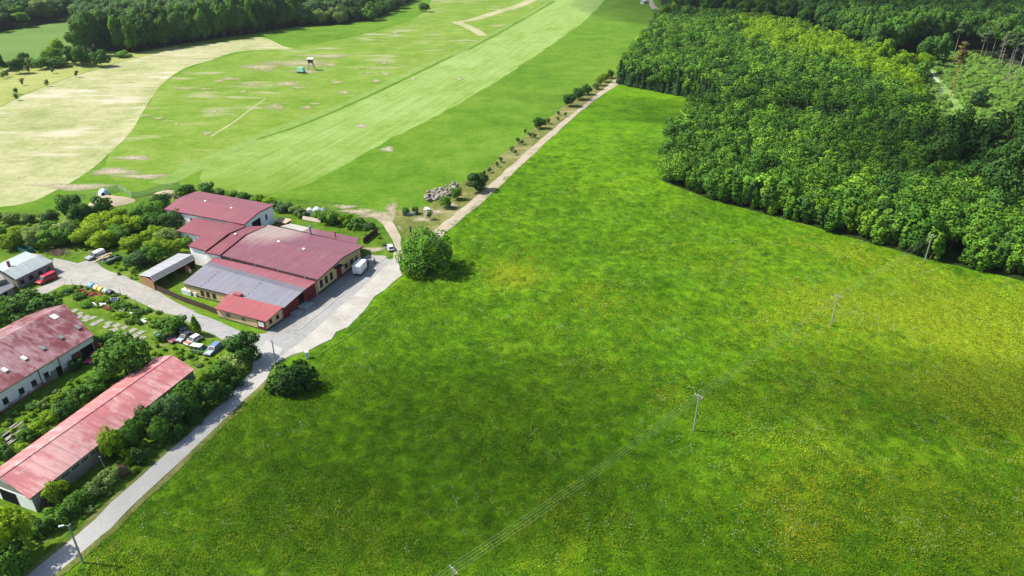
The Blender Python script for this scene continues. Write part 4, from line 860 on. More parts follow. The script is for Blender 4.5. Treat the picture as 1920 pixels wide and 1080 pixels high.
barrel(191, 548, .75, 1.3, ylw, 'deep yellow barrel in the middle of the barrel row', bz); barrel(195, 550.5, .4, 1.0, ylw, 'small yellow drum standing against the deep yellow barrel', 0, False)
barrel(201, 551, .75, 1.4, paint('pale_teal_plastic', (.25, .42, .36), .4), 'pale teal barrel next to the yellow ones', bz)
barrel(209, 553.5, .75, 1.5, paint('black_plastic', (.03, .032, .035), .5), 'black barrel at the lower end of the barrel row', bz)
# brick heap, slabs, clutter in the rough garden
rr = random.Random(4)
for k, (px, py) in enumerate([(160+3.0*i+rr.uniform(-1, 1), 551.5+.35*i+rr.uniform(-3, 4)) for i in range(11)]+[(151, 546), (153, 544.5), (199, 578), (202, 580), (205, 581)]):
    T = thing('brick_block', 'lone brick red block apart from the brick heap, near the white scrap' if k > 12 else 'brick red block at the top left of the brick heap' if k > 10 else 'brick red hollow block in the heap beside the barrels', 'brick block', P(px, py), rr.uniform(0, 3), 'brick red blocks dumped in the rough garden')
    mb = MB(); s_ = rr.uniform(.8, 1.2)
    for y in (-.3, .3): mb.box((0, y*s_, .25*s_), (1.0*s_, .14, .5*s_))
    for x in (-.43, 0, .43): mb.box((x*s_, 0, .25*s_), (.12, .46*s_, .48*s_))
    mb.build('block', M['brick'], T)
def junk(name, label, px, py, mat, w, d, h, rz, cat, mat2=None):
    T = thing(name, label, cat, P(px, py), rz); mb = MB(); t = .08
    mb.box((0, -d/2+t/2, h/2), (w, t, h)); mb.box((0, d/2-t/2, h/2), (w, t, h)); mb.box((-w/2+t/2, 0, h/2), (t, d-2*t, h)); mb.box((w/2-t/2, 0, h/2), (t, d-2*t, h)); mb.build('box', mat, T)
    mb = MB(); mb.box((0, 0, h*.35), (w*.8, d*.8, h*.5)); mb.build('contents', mat2 or M['dark'], T)
junk('crate', 'pale blue crate with dark contents in the rough garden', 215, 564, paint('lavender_plastic', (.42, .46, .66), .5), 1.7, 1.3, .6, rad(25), 'crate')
junk('crate', 'small white crate with dark contents near the white board', 229.5, 584, M['white_paint'], 1.0, 1.0, .55, rad(15), 'crate')
T = thing('board', 'long white board lying in the grass', 'board', P(249, 589), rad(-42)); mb = MB(); mb.box((0, 0, .12), (3.0, .45, .1)); mb.build('plank', M['white_paint'], T); mb = MB(); mb.box((.9, 0, .04), (.2, .6, .07)); mb.box((-.9, 0, .04), (.2, .6, .07)); mb.build('batten', M['oldwood'], T)
for k, (px, py, lab) in enumerate(((180, 569, 'white scrap sheets heaped below the brick blocks'), (186, 573.5, 'grey white scrap pieces lower down beside the first scrap heap'), (269, 603, 'white plastic scrap beside the round road bush'), (297, 630, 'small pale blue scrap next to the dark red hatchback'))):
    T = thing('scrap_heap', lab, 'scrap', P(px, py)); mb = MB(); mt = M['white_paint'] if k != 3 else paint('pale_blue_scrap', (.30, .36, .55), .5)
    for j in range(9): mb.box((rr.uniform(-.9, .9), rr.uniform(-.9, .9), rr.uniform(.05, .5)), (rr.uniform(.3, 1.1), rr.uniform(.2, .7), rr.uniform(.05, .2)), rr.uniform(0, 3))
    mb.build('pieces', mt, T)
M['old_slab'] = plain('mossy_slab_concrete', (.235, .23, .19), .95, .1, .3, .7)
row1 = [(140, 583), (150, 589), (162, 595.5), (174, 596), (188, 602), (204, 606.5), (219, 610.5), (234, 615), (250, 619.5), (264, 624)]
row2 = [(148, 594), (161, 601), (176, 608), (200, 613), (215, 619), (238, 625), (252, 631), (262, 640), (268, 634)]
for k, (px, py) in enumerate(row1+row2):
    T = tag(MB(P(px, py)).build('x', M['concrete']), 'concrete slab in the %s row of the broken slab path by the barn' % ('upper' if k < len(row1) else 'lower'), 'paving slab', 'concrete slabs of the broken path')
    bpy.data.objects.remove(T)
    mb = MB(); w, d = rr.uniform(.75, .95), rr.uniform(.65, .8); ring = [(-w, -d), (w, -d+rr.uniform(-.15, .1)), (w+rr.uniform(-.2, .1), d), (-w+rr.uniform(-.1, .2), d)]
    mb.hull([(x, y, 0) for x, y in ring], [(x*.98, y*.98, .14+rr.uniform(0, .06)) for x, y in ring]); o = mb.build('paving_slab', M['old_slab'])
    o.location = P(px, py); o.rotation_euler = (0, 0, rad(-30)+rr.uniform(-.12, .12))
    tag(o, 'concrete slab in the %s row of the broken slab path by the barn' % ('upper' if k < len(row1) else 'lower'), 'paving slab', 'concrete slabs of the broken path')
# timber stack at the left edge
for k in range(8):
    a = P(2+5*rr.random(), 815+4*k*rr.uniform(.8, 1.2)); b = a+Vector((.33, .94, 0))*rr.uniform(3, 5); z = .15+.12*(k % 3)
    mb = MB(a); mb.bar(a+Zv*z, b+Zv*(z+.15), .35, .14); o = mb.build('timber_beam', M['oldwood']); o.location = a
    tag(o, 'grey weathered beam in the timber heap left of the long cowshed', 'beam', 'weathered beams heaped by the cowshed')
# log stack, hut, cans behind the factory
T = thing('log_stack', 'stack of pale trimmed logs lying behind the hedge', 'log stack', P(586, 414))
for j, (h, o_) in enumerate(((0, -.35), (0, .0), (0, .35), (.3, -.18), (.3, .18), (.6, 0))):
    a, b = P(569, 411), P(603, 417); n_ = Vector((.2, 1, 0)).normalized(); mb = MB(T.location); mb.cyl(a+n_*o_*1.6+Zv*(.25+h), b+n_*o_*1.6+Zv*(.25+h), .27, .25, 10); mb.build('log', plain('pale_log', (.42, .36, .29), .9, .1, .15), T)
T = thing('timber_pallet', 'grey pallet leaning by the log stack', 'pallet', P(578, 405)); mb = MB(T.location); c = T.location
for k in range(5): mb.bar(c+Vector((-1+.5*k, 0, .2)), c+Vector((-1+.5*k, .8, 1.9)), .3, .06)
mb.build('slats', M['oldwood'], T); mb = MB(T.location); mb.bar(c+Vector((-1.2, .25, .6)), c+Vector((1.2, .25, .6)), .1, .1); mb.bar(c+Vector((-1.2, .7, 1.5)), c+Vector((1.2, .7, 1.5)), .1, .1); mb.build('bearer', M['oldwood'], T)
T = thing('tarp_pile', 'heap under white and grey tarpaulin beside the hedge', 'tarpaulin', P(594, 397)); mb = MB(T.location); c = T.location
for k, (x, y, s_) in enumerate(((-2.3, .0, 1.0), (0, .3, 1.2), (2.2, .2, 1.0))):
    ring = lambda r_, z: [c+Vector((x+r_*cos(t*pi/4)*s_, y+r_*.8*sin(t*pi/4)*s_, z*s_)) for t in range(8)]
    mb.hull(ring(1.25, 0), ring(1.0, .8), 0 if k < 2 else 1); mb.hull(ring(1.0, .8), ring(.35, 1.35), 0 if k < 2 else 1)
mb.build('cover', [M['white_paint'], plain('grey_tarp', (.2, .23, .25), .6)], T)
T = thing('small_hut', 'little wooden hut with pale sand coloured roof behind the factory', 'hut', P(533, 423)); c = P(533, 424); u = Vector((.913, -.408, 0)); v = Vector((.408, .913, 0))
q = [c-u*1.9-v*1.1, c+u*1.9-v*1.1, c+u*1.9+v*1.1, c-u*1.9+v*1.1]; mb = MB(T.location); mb.hull(q, [p+Zv*1.8 for p in q]); mb.build('wall', M['wood_light'], T)
q = [c-u*2.2-v*1.5+Zv*1.82, c+u*2.2-v*1.5+Zv*1.82, c+u*2.2+v*1.5+Zv*2.05, c-u*2.2+v*1.5+Zv*2.05]; mb = MB(T.location); mb.slab([p+Zv*.1 for p in q], .1); mb.build('roof', M['sand'], T)
mb = MB(T.location); mb.hull([c+u*1.86-v*.6+Zv*.1, c+u*1.93-v*.6+Zv*.1, c+u*1.93+v*.3+Zv*.1, c+u*1.86+v*.3+Zv*.1], [c+u*1.86-v*.6+Zv*1.6, c+u*1.93-v*.6+Zv*1.6, c+u*1.93+v*.3+Zv*1.6, c+u*1.86+v*.3+Zv*1.6]); mb.build('door', M['dark'], T)
T = thing('dark_fence', 'black board fence at the corner behind the factory', 'fence', P(694, 449)); mb = MB(T.location); a, b = P(682, 457), P(707, 437)
for k in range(26): p = a.lerp(b, (k+.5)/26); mb.bar(p-Vector((.1, .2, 0))+Zv*.9, p+Vector((.1, .2, 0))+Zv*.9, .05, 1.8)
mb.build('boards', M['fascia_brown'], T); mb = MB(T.location); mb.bar(a+Vector((.08, -.06, .4)), b+Vector((.08, -.06, .4)), .06, .1); mb.bar(a+Vector((.08, -.06, 1.4)), b+Vector((.08, -.06, 1.4)), .06, .1); mb.build('rail', M['wood'], T)
for k in range(4): p = a.lerp(b, k/3); mb = MB(T.location); mb.box((p.x+.2, p.y-.15, 1.0), (.15, .15, 2)); mb.build('post', M['wood'], T)
for px, py, lab in ((765, 404, 'blue grey water tank under the left one of two small shrubs'), (777, 403, 'brighter blue water tank beside the blue grey one')):
    T = thing('water_tank', lab, 'tank', P(px, py), rad(10), 'water tanks by the dirt track'); mb = MB(); mb.box((0, 0, .6), (1.15, 1.1, 1.0)); mb.build('tank_body', paint('tank_blue', (.17, .23, .31), .4), T, bevel=.12)
    mb = MB(); mb.box((0, 0, .06), (1.25, 1.2, .12)); mb.build('pallet', M['oldwood'], T); mb = MB(); mb.cyl((0, 0, 1.1), (0, 0, 1.2), .2); mb.build('lid', M['black'], T)
T = thing('white_sheet', 'crumpled white sheet near the small tree by the track', 'sheet', P(801, 394)); c = T.location; mb = MB(c)
for k in range(5): mb.box((c.x+rr.uniform(-.6, .6), c.y+rr.uniform(-.6, .6), rr.uniform(.1, .7)), (1.0, .8, .15), rr.uniform(0, 3))
mb.build('folds', M['skylight'], T)
T = thing('bent_board', 'dark upright barrel post by the big round tree', 'post', P(770, 436)); c = T.location; mb = MB(c); mb.cyl(c, c+Zv*1.7, .3, .22, 8); mb.build('stump', M['bark'], T); mb = MB(c); mb.cyl(c+Zv*1.7, c+Zv*1.9, .36, .25, 8); mb.build('cap', M['black'], T)
a, b = P(746, 424), P(752, 433); mb = MB(a); mb.bar(a+Zv*.15, b+Zv*.15, .22, .12); o = mb.build('pale_beam', M['oldwood']); o.location = a; tag(o, 'thin pale beam lying at the edge of the dirt path', 'beam')
# heap of stones
def rock_mesh(seed):
    bm = bmesh.new(); bmesh.ops.create_icosphere(bm, subdivisions=2, radius=1); r2 = random.Random(seed)
    pl = [(Vector((r2.gauss(0, 1), r2.gauss(0, 1), r2.gauss(0, 1))).normalized(), r2.uniform(.62, .95)) for _ in range(9)]
    for v in bm.verts:
        for n_, d_ in pl:
            e = v.co.dot(n_)-d_
            if e > 0: v.co -= n_*e*.85
        v.co.z *= .75
    me = bpy.data.meshes.new('stone'); bm.to_mesh(me); bm.free(); me.materials.append(M['stone'] if seed % 3 else M['stone_dark']); me.polygons.foreach_set('use_smooth', [True]*len(me.polygons)); return me
rocks = [rock_mesh(k) for k in range(6)]
for k in range(90):
    t = rr.random(); base = P(800+58*t, 373-20*t+rr.uniform(-11, 9)*(1-.3*abs(t-.5)))
    o = bpy.data.objects.new('stone', rocks[k % 6]); COL.objects.link(o); s_ = rr.uniform(.45, .95); o.location = base+Zv*(.35*s_+(1.0 if k % 3 == 0 else .2)*rr.random()); o.scale = (s_*1.2, s_, s_*.9); o.rotation_euler = (0, 0, rr.uniform(0, 6))
    tag(o, 'rounded boulder in the heap of stones between the field and the dirt track', 'stone', 'boulders heaped beside the dirt track')
# sand heaps
def mound(px, py, rx, ry, h, mat, label, seed):
    c = P(px, py); bm = bmesh.new(); r2 = random.Random(seed); n_ = 28; rings = []
    for j in range(7):
        t = j/6; ring = []
        for k in range(n_):
            a = 2*pi*k/n_; q = (1-t)*(1+.1*sin(3*a+seed)+r2.uniform(-.03, .03)); ring.append(bm.verts.new((rx*q*cos(a), ry*q*sin(a), h*(1-(1-t)**2)*(1+r2.uniform(-.06, .06)))))
        rings.append(ring)
    for a_, b_ in zip(rings[:-1], rings[1:]):
        for k in range(n_): bm.faces.new((a_[k], a_[(k+1) % n_], b_[(k+1) % n_], b_[k]))
    me = bpy.data.meshes.new('sand_heap'); bm.to_mesh(me); bm.free(); me.materials.append(mat); me.polygons.foreach_set('use_smooth', [True]*len(me.polygons))
    o = bpy.data.objects.new('sand_heap', me); COL.objects.link(o); o.location = c; tag(o, label, 'sand heap'); return o
mound(206, 379, 7.5, 5.5, 1.9, M['sand'], 'broad sandy heap behind the orchard with grey foot', 1); mound(313, 366, 5.0, 3.6, 1.6, M['sand'], 'smaller sandy heap next to the arched hall', 4)
T = thing('brush_pile', 'heap of dry brown branches by the orchard edge', 'brush pile', P(111, 476)); c = T.location; mb = MB(c)
for k in range(110):
    a = rr.uniform(0, pi); p = c+Vector((rr.gauss(0, 1.5), rr.gauss(0, 1.0), abs(rr.gauss(.5, .4)))); d = Vector((cos(a), sin(a), rr.uniform(-.3, .5)))*rr.uniform(.6, 1.3); mb.bar(p-d, p+d, .07, .07)
mb.build('branches', M['twigs'], T)
# bell tent and netting pens
T = thing('dome_tent', 'white and blue dome tent beside the netting pens', 'tent', P(195, 365)); c = P(196, 366); mb = MB(c); n_ = 16
for j in range(5):
    z0, z1 = j/5, (j+1)/5; r0_, r1_ = 1.8*sqrt(1-z0*z0*.9), 1.8*sqrt(1-z1*z1*.9) if j < 4 else .5
    for k in range(n_):
        a0, a1 = 2*pi*k/n_, 2*pi*(k+1)/n_; q = lambda r_, a, z: c+Vector((r_*cos(a), r_*sin(a), z*2.1))
        mb.face([q(r0_, a0, z0), q(r0_, a1, z0), q(r1_, a1, z1), q(r1_, a0, z1)], 1 if (k < 5 or k > 13) else 0)
mb.face([c+Vector((.5*cos(2*pi*k/n_), .5*sin(2*pi*k/n_), 2.1)) for k in range(n_)])
mb.build('tent_skin', [M['white_paint'], paint('sky_blue_cloth', (.22, .42, .50), .7)], T, smooth=True); mb = MB(c); mb.box((c.x+.7, c.y-1.5, .6), (.9, .25, 1.3), .4); mb.build('tent_opening', M['dark'], T)
netm = NT('net_fence_mesh', .9, .1); tv = netm.n.new("ShaderNodeBsdfTransparent"); mx = netm.n.new("ShaderNodeMixShader"); mx.inputs[0].default_value = .42
netm.b.inputs['Base Color'].default_value = (.26, .34, .27, 1); netm.link(tv.outputs[0], mx.inputs[1]); netm.link(netm.b.outputs[0], mx.inputs[2]); netm.link(mx.outputs[0], netm.n["Material Output"].inputs[0]); M['netting'] = netm.mat
def net(pts, h, label):
    w = [P(*q) for q in pts]; T = thing('netting_fence', label, 'fence', w[0]); mb = MB(w[0])
    for a, b in zip(w[:-1], w[1:]): mb.face([a, b, b+Zv*h, a+Zv*h])
    mb.build('netting', M['netting'], T)
    for a, b in zip(w[:-1], w[1:]):
        for k in range(max(1, int((b-a).length/4))): p = a.lerp(b, k/max(1, int((b-a).length/4))); mb = MB(w[0]); mb.cyl(p, p+Zv*(h+.2), .05, n=6); mb.build('post', M['steel'], T)
    mb = MB(w[0]); mb.cyl(w[-1], w[-1]+Zv*(h+.3), .06, n=6); mb.build('post', M['steel'], T)
net([(142, 373), (163, 373)], 1.9, 'short pale green netting panel behind the orchard tree'); net([(172, 369), (184, 371)], 1.9, 'netting panel just left of the dome tent')
net([(206, 362), (222, 356), (232, 359), (248, 371), (262, 370), (290, 361), (315, 354), (338, 351)], 2.0, 'long pale green netting fence curving behind the sand heaps')
# raised hide and the green trailer in the field
T = thing('raised_hide', 'wooden hunting hide with white roof on tall legs in the field', 'hide', P(584, 131)); c = P(584, 131); hw = 1.5
for s_ in (-1, 1):
    for t_ in (-1, 1): mb = MB(c); mb.bar(c+Vector((s_*2.2, t_*2.0, 0)), c+Vector((s_*1.0, t_*1.0, 4.4)), .22, .22); mb.build('leg', M['oldwood'], T)
mb = MB(c); mb.box((c.x, c.y, 5.4), (2.7, 2.5, 2.1)); mb.build('cabin', M['wood'], T); mb = MB(c); mb.box((c.x-.1, c.y-1.27, 5.8), (1.5, .04, .6)); mb.build('window', M['dark'], T)
mb = MB(c); mb.slab([c+Vector((-1.8, -1.8, 6.7)), c+Vector((1.8, -1.8, 6.6)), c+Vector((1.8, 1.6, 6.95)), c+Vector((-1.8, 1.6, 7.0))], .15); mb.build('roof', M['white_paint'], T)
mb = MB(c); mb.bar(c+Vector((3.4, -1.2, 0)), c+Vector((1.2, -.8, 4.4)), .5, .1); mb.build('ladder', M['oldwood'], T); mb = MB(c)
mb.bar(c+Vector((-2.0, -1.9, .7)), c+Vector((2.0, -1.9, .7)), .15, .15); mb.bar(c+Vector((-1.9, -1.8, .9)), c+Vector((1.4, -1.3, 3.2)), .12, .12); mb.bar(c+Vector((1.9, -1.8, .9)), c+Vector((-1.4, -1.3, 3.2)), .12, .12); mb.build('brace', M['oldwood'], T)
T = thing('field_trailer', 'mint green covered trailer standing by the raised hide', 'trailer', P(565, 137), rad(-20)); teal = paint('mint_green_paint', (.22, .50, .40), .4)
mb = MB(); mb.hull([(-2.3, -1.3, 1.0), (2.3, -1.3, 1.0), (2.3, 1.3, 1.0), (-2.3, 1.3, 1.0)], [(-1.9, -.9, 3.4), (1.9, -.9, 3.4), (1.9, .9, 3.4), (-1.9, .9, 3.4)]); mb.build('body', teal, T); mb = MB(); mb.box((0, 0, .85), (5.2, 2.3, .25)); mb.build('chassis', M['black'], T)
for x in (-1.6, 1.6):
    for s_ in (-1, 1): mb = MB(); mb.cyl((x, s_*1.0, .55), (x, s_*1.3, .55), .55, n=14); mb.build('wheel', M['black'], T)
mb = MB(); mb.bar((2.6, 0, .8), (4.2, 0, .6), .15, .15); mb.build('drawbar', M['black'], T)
T = thing('white_shelter', 'narrow white shelter at the far end of the field by the track', 'shelter', P(1207, 6), rad(64)); mb = MB(); mb.hull([(-6, -2, 0), (6, -2, 0), (6, 2, 0), (-6, 2, 0)], [(-6, -1.6, 2.6), (6, -1.6, 2.6), (6, 1.6, 2.6), (-6, 1.6, 2.6)]); mb.build('wall', M['white_paint'], T)
mb = MB(); mb.hull([(-6.3, -2.2, 2.6), (6.3, -2.2, 2.6), (6.3, 2.2, 2.6), (-6.3, 2.2, 2.6)], [(-6.3, -.2, 3.6), (6.3, -.2, 3.6), (6.3, .2, 3.6), (-6.3, .2, 3.6)]); mb.build('roof', M['white_paint'], T)
# kerb of the loading yard
kp = [P(*q) for q in ((723, 483), (671, 526), (640, 554), (600, 587), (563, 617))]; mb = MB(kp[0])
for a, b in zip(kp[:-1], kp[1:]): mb.bar(a+Zv*.06, b+Zv*.06, .35, .22)
o = mb.build('kerb', M['gravel']); o.location = kp[0]; tag(o, 'pale kerb between loading yard and drive', 'kerb', None, 'structure')

# ------------------------------------------------------------------ power line
pole_px = [(1733, 491.5), (1557.5, 612), (1300.5, 808)]
top4 = P(850, 1063, 8.8); pts = [P(*q) for q in pole_px]+[Vector((top4.x, top4.y, 0))]
pts.append(pts[-1]+(pts[-1]-pts[-2]).normalized()*40)
lab = ['grey power pole at the forest edge, farthest of the line', 'grey power pole in the bright yellow green part of the meadow', 'grey power pole standing alone in the middle of the meadow', 'grey power pole cut off by the bottom edge', '']
OFF = (-.78, -.28, .28, .78)
for k, p in enumerate(pts[:4]):
    d = (pts[k+1]-pts[k]) if k == 0 else (pts[k]-pts[k-1]); d.normalize(); s_ = Vector((-d.y, d.x, 0))
    T = thing('power_pole', lab[k], 'power pole', p, 0, 'power poles crossing the meadow'); mb = MB(p); mb.cyl(p-Zv*.3, p+Zv*8.6, .165, .10, 12); mb.build('shaft', M['pole'], T)
    mb = MB(p); mb.bar(p-s_*.95+Zv*8.25, p+s_*.95+Zv*8.25, .08, .08); mb.bar(p+Zv*7.5, p+s_*.9+Zv*8.2, .06, .06); mb.bar(p+Zv*7.5, p-s_*.9+Zv*8.2, .04, .04); mb.build('crossarm', M['oldwood'], T)
    for a in OFF: q = p+s_*a; mb = MB(p); mb.cyl(q+Zv*8.3, q+Zv*8.52, .06, .05, 8); mb.build('insulator', M['skylight'], T)
for j, a in enumerate(OFF):
    mb = MB(pts[0]); prev = None
    for k in range(4):
        d = (pts[k+1]-pts[k]).normalized(); s_ = Vector((-d.y, d.x, 0)); A_, B_ = pts[k]+s_*a+Zv*8.52, pts[k+1]+s_*a+Zv*8.52; n_ = 14
        for i in range(n_):
            q0, q1 = [A_.lerp(B_, t/n_)-Zv*(4*.9*(t/n_)*(1-t/n_)) for t in (i, i+1)]; mb.cyl(q0, q1, .009, n=5)
    o = mb.build('power_cable', M['wire']); o.location = pts[0]
    tag(o, ['uppermost', 'second from the top', 'third from the top', 'lowest'][::-1][j]+' of the four power cables over the meadow', 'cable', 'power cables over the meadow')
# street lamps
def lamp(base, label, h, arms, along):
    T = thing('street_lamp', label, 'street lamp', base); b = base; mb = MB(b); mb.cyl(b-Zv*.2, b+Zv*h, .17, .11, 12); mb.build('shaft', M['pole'], T)
    for s_ in arms:
        d = Vector((s_*along[0], s_*along[1], 0)); mb = MB(b); mb.bar(b+Zv*(h-.05), b+d*.6+Zv*(h+.15), .07, .07); ar = mb.build('arm', M['steel'], T)
        mb = MB(b); q = b+d*.6+Zv*(h+.12); w_ = Vector((-d.y, d.x, 0)); e = q+d*.75
        mb.hull([q-w_*.12, e-w_*.16, e+w_*.16, q+w_*.12], [q-w_*.1+Zv*.14, e-w_*.08+Zv*.12, e+w_*.08+Zv*.12, q+w_*.1+Zv*.14]); mb.build('lamp_head', M['white_paint'], ar)
lamp(P(156.5, 1056), 'street lamp with two white heads beside the lane', 8.0, (1, -.25), (-.95, -.25)); lamp(P(519, 690), 'street lamp at the road junction behind the dark round bush', 7.0, (1,), (-.9, -.45))
for px, py, top, lab_ in ((205, 895, 0, 'thin wooden post leaning in the hedge by the cowshed'),):
    b = P(px, py-2); T = thing('wooden_post', lab_, 'post', b); mb = MB(b); mb.cyl(b, b+Vector((-.9, .5, 4.0)), .09, .06, 8); mb.build('stake', M['oldwood'], T); mb = MB(b); mb.cyl(b+Vector((-.9, .5, 4.0)), b+Vector((-.92, .51, 4.1)), .12, .12, 8); mb.build('cap', M['steel'], T)
for k, (px, py) in enumerate(((137, 533), (153, 538), (227, 551), (257, 571), (278, 581), (299, 590))):
    b = P(px, py+2); o_ = MB(b); o_.cyl(b, b+Zv*1.9, .05, .04, 6); o = o_.build('fence_stake', M['oldwood']); o.location = b; tag(o, 'thin bare stake at the garden edge along the slab road', 'stake', 'stakes along the slab road')

# ------------------------------------------------------------------ the person
def skinned(name, joints, edges, radii, mat, parent, sub=1):
    me = bpy.data.meshes.new(name); me.from_pydata(joints, edges, []); o = bpy.data.objects.new(name, me); COL.objects.link(o); o.parent = parent; me.materials.append(mat)
    sk = o.modifiers.new('skin', 'SKIN'); sk.use_smooth_shade = True
    lay = me.skin_vertices[0] if len(me.skin_vertices) else None
    if lay is None:
        bm = bmesh.new(); bm.from_mesh(me); bm.verts.layers.skin.verify(); bm.to_mesh(me); bm.free(); lay = me.skin_vertices[0]
    for k, r_ in enumerate(radii): lay.data[k].radius = r_ if isinstance(r_, tuple) else (r_, r_); lay.data[k].use_root = (k == 0)
    o.modifiers.new('sub', 'SUBSURF').levels = sub; o.modifiers['sub'].render_levels = sub+1; return o
T = thing('person', 'person in white top and dark trousers walking across the yard', 'person', P(702.5, 494), rad(-70)); T.scale = (1.08,)*3
skin = plain('skin', (.45, .27, .19), .6)
J = [(0, 0, .95), (0, 0, 1.2), (0, 0, 1.42), (.01, 0, 1.52), (.03, 0, 1.62), (.03, 0, 1.74), (0, .19, 1.40), (-.08, .25, 1.14), (.06, .26, .92), (.1, .25, .82), (0, -.19, 1.40), (.06, -.25, 1.14), (.2, -.24, .94), (.26, -.22, .85),
     (0, .10, .90), (.14, .11, .50), (.12, .11, .09), (.26, .11, .04), (0, -.10, .90), (-.08, -.11, .50), (-.30, -.11, .14), (-.20, -.11, .04)]
Ed = [(0, 1), (1, 2), (2, 3), (3, 4), (4, 5), (2, 6), (6, 7), (7, 8), (8, 9), (2, 10), (10, 11), (11, 12), (12, 13), (0, 14), (14, 15), (15, 16), (16, 17), (0, 18), (18, 19), (19, 20), (20, 21)]
Rd = [(.12, .15), (.12, .15), (.12, .17), .055, .09, .075, .055, .045, .037, .035, .055, .045, .037, .035, .085, .058, .042, .035, .085, .058, .042, .035]
skinned('body', J, Ed, Rd, skin, T)
JS = J[:3]+[J[6], J[7], J[10], J[11]]; skinned('shirt', JS, [(0, 1), (1, 2), (2, 3), (3, 4), (2, 5), (5, 6)], [(.15, .17), (.15, .18), (.15, .19), .085, .065, .085, .065], M['white_paint'], T)
JT = [(0, 0, .93), J[14], J[15], (.125, .11, .16), J[18], J[19], (-.27, -.11, .20)]; skinned('trousers', JT, [(0, 1), (1, 2), (2, 3), (0, 4), (4, 5), (5, 6)], [(.145, .17), .11, .082, .065, .11, .082, .065], plain('dark_trousers', (.02, .02, .028), .9), T)
skinned('hair', [(.01, 0, 1.66), (.015, 0, 1.78)], [(0, 1)], [.108, .085], plain('brown_hair', (.045, .03, .02), .8), T)
mb = MB(); mb.box((.19, .11, .05), (.28, .10, .09)); mb.box((-.2, -.11, .08), (.2, .10, .09)); mb.build('shoes', M['black'], T, bevel=.03)

# ------------------------------------------------------------------ trees
def unit(v): return v/np.maximum(np.linalg.norm(v, axis=1, keepdims=True), 1e-9)
def leaf_mesh(name, c, nrm, size, seed, mat, extra=None):
    r = np.random.default_rng(seed); n = len(c)
    f = unit(nrm*.75+r.normal(0, .55, (n, 3))); f *= np.where((f*nrm).sum(1) < 0, -1.0, 1.0)[:, None]
    a = unit(np.cross(f, r.normal(0, 1, (n, 3)))); b = np.cross(f, a); s = (size*r.uniform(.6, 1.35, n))[:, None]
    v = np.empty((n, 4, 3)); v[:, 0] = c-a*s*.62; v[:, 1] = c-b*s*.5+f*s*.1; v[:, 2] = c+a*s*.62; v[:, 3] = c+b*s*.5+f*s*.1
    me = bpy.data.meshes.new(name); me.vertices.add(4*n); me.vertices.foreach_set('co', v.reshape(-1).astype(np.float32))
    me.loops.add(4*n); me.loops.foreach_set('vertex_index', np.arange(4*n, dtype=np.int32))
    me.polygons.add(n); me.polygons.foreach_set('loop_start', np.arange(0, 4*n, 4, dtype=np.int32)); me.polygons.foreach_set('use_smooth', np.ones(n, dtype=bool))
    me.materials.append(mat); me.update(calc_edges=True)
    vn = np.repeat(unit(nrm*.9+f*.28), 4, axis=0); me.normals_split_custom_set_from_vertices(vn.tolist())
    return me
def crown_pts(seed, shape, nl, n):
    """leaf positions and outward directions for a crown of unit size: x,y in -.5..+.5, z 0..1"""
    r = np.random.default_rng(seed); C = []; R = []
    for k in range(nl):
        while True:
            d = r.normal(0, 1, 3); d /= np.linalg.norm(d)
            if shape == 'bush' and d[2] < -.25: continue
            if d[2] > -.75: break
        q = r.uniform(.45, .80) if k > nl*.15 else r.uniform(.1, .4)
        R.append(r.uniform(.24, .40)*(1.0 if nl < 24 else .8)); C.append(d*q)
    C = np.array(C); R = np.array(R)
    w = R**2/np.sum(R**2); k = r.choice(nl, n, p=w); d = unit(r.normal(0, 1, (n, 3)))
    rad_ = R[k]*np.where(r.random(n) < .75, r.uniform(.86, 1.05, n), r.uniform(.35, .9, n)); p = C[k]+d*rad_[:, None]
    # drop leaves buried well inside other lobes
    keep = np.ones(n, bool)
    for j in range(nl):
        ins = (np.linalg.norm(p-C[j], axis=1) < R[j]*.62) & (k != j); keep &= ~ins
    p, d, k = p[keep], d[keep], k[keep]; out = unit(p)
    nr = unit(d*.75+out*.55+np.array([0, 0, .15]))
    m = np.abs(p).max(axis=0); p = p/np.array([p[:, 0].std()*2*2.15, p[:, 1].std()*2*2.15, 1])
    lo, hi = np.percentile(p[:, 2], [.5, 99.5]); p[:, 2] = (p[:, 2]-lo)/(hi-lo)
    if shape == 'bush': p[:, 2] = np.clip(p[:, 2], -.02, 2)
    if shape == 'column': p[:, :2] *= (1.15-.75*p[:, 2:3])
    return p, nr
CROWN = {}; TRUNK = {}
def crown_mesh(shape, tone, var, w, h, z0, n, ls, nl):
    """one crown of real size; cached by shape, tone and variant, scaled per tree"""
    key = (shape, tone, var)
    if key not in CROWN:
        p, nr = crown_pts(hash((shape, var)) % 1000+var*17+len(shape), shape, nl, n)
        p = p*np.array([w, w, h-z0])+np.array([0, 0, z0]); nr = unit(nr/np.array([w, w, h-z0])*w)
        CROWN[key] = (leaf_mesh('crown', p, nr, ls, var+5, LM[tone]), w, h)
    return CROWN[key]
def hash(t): return sum((i+1)*ord(ch) for i, ch in enumerate(str(t)))
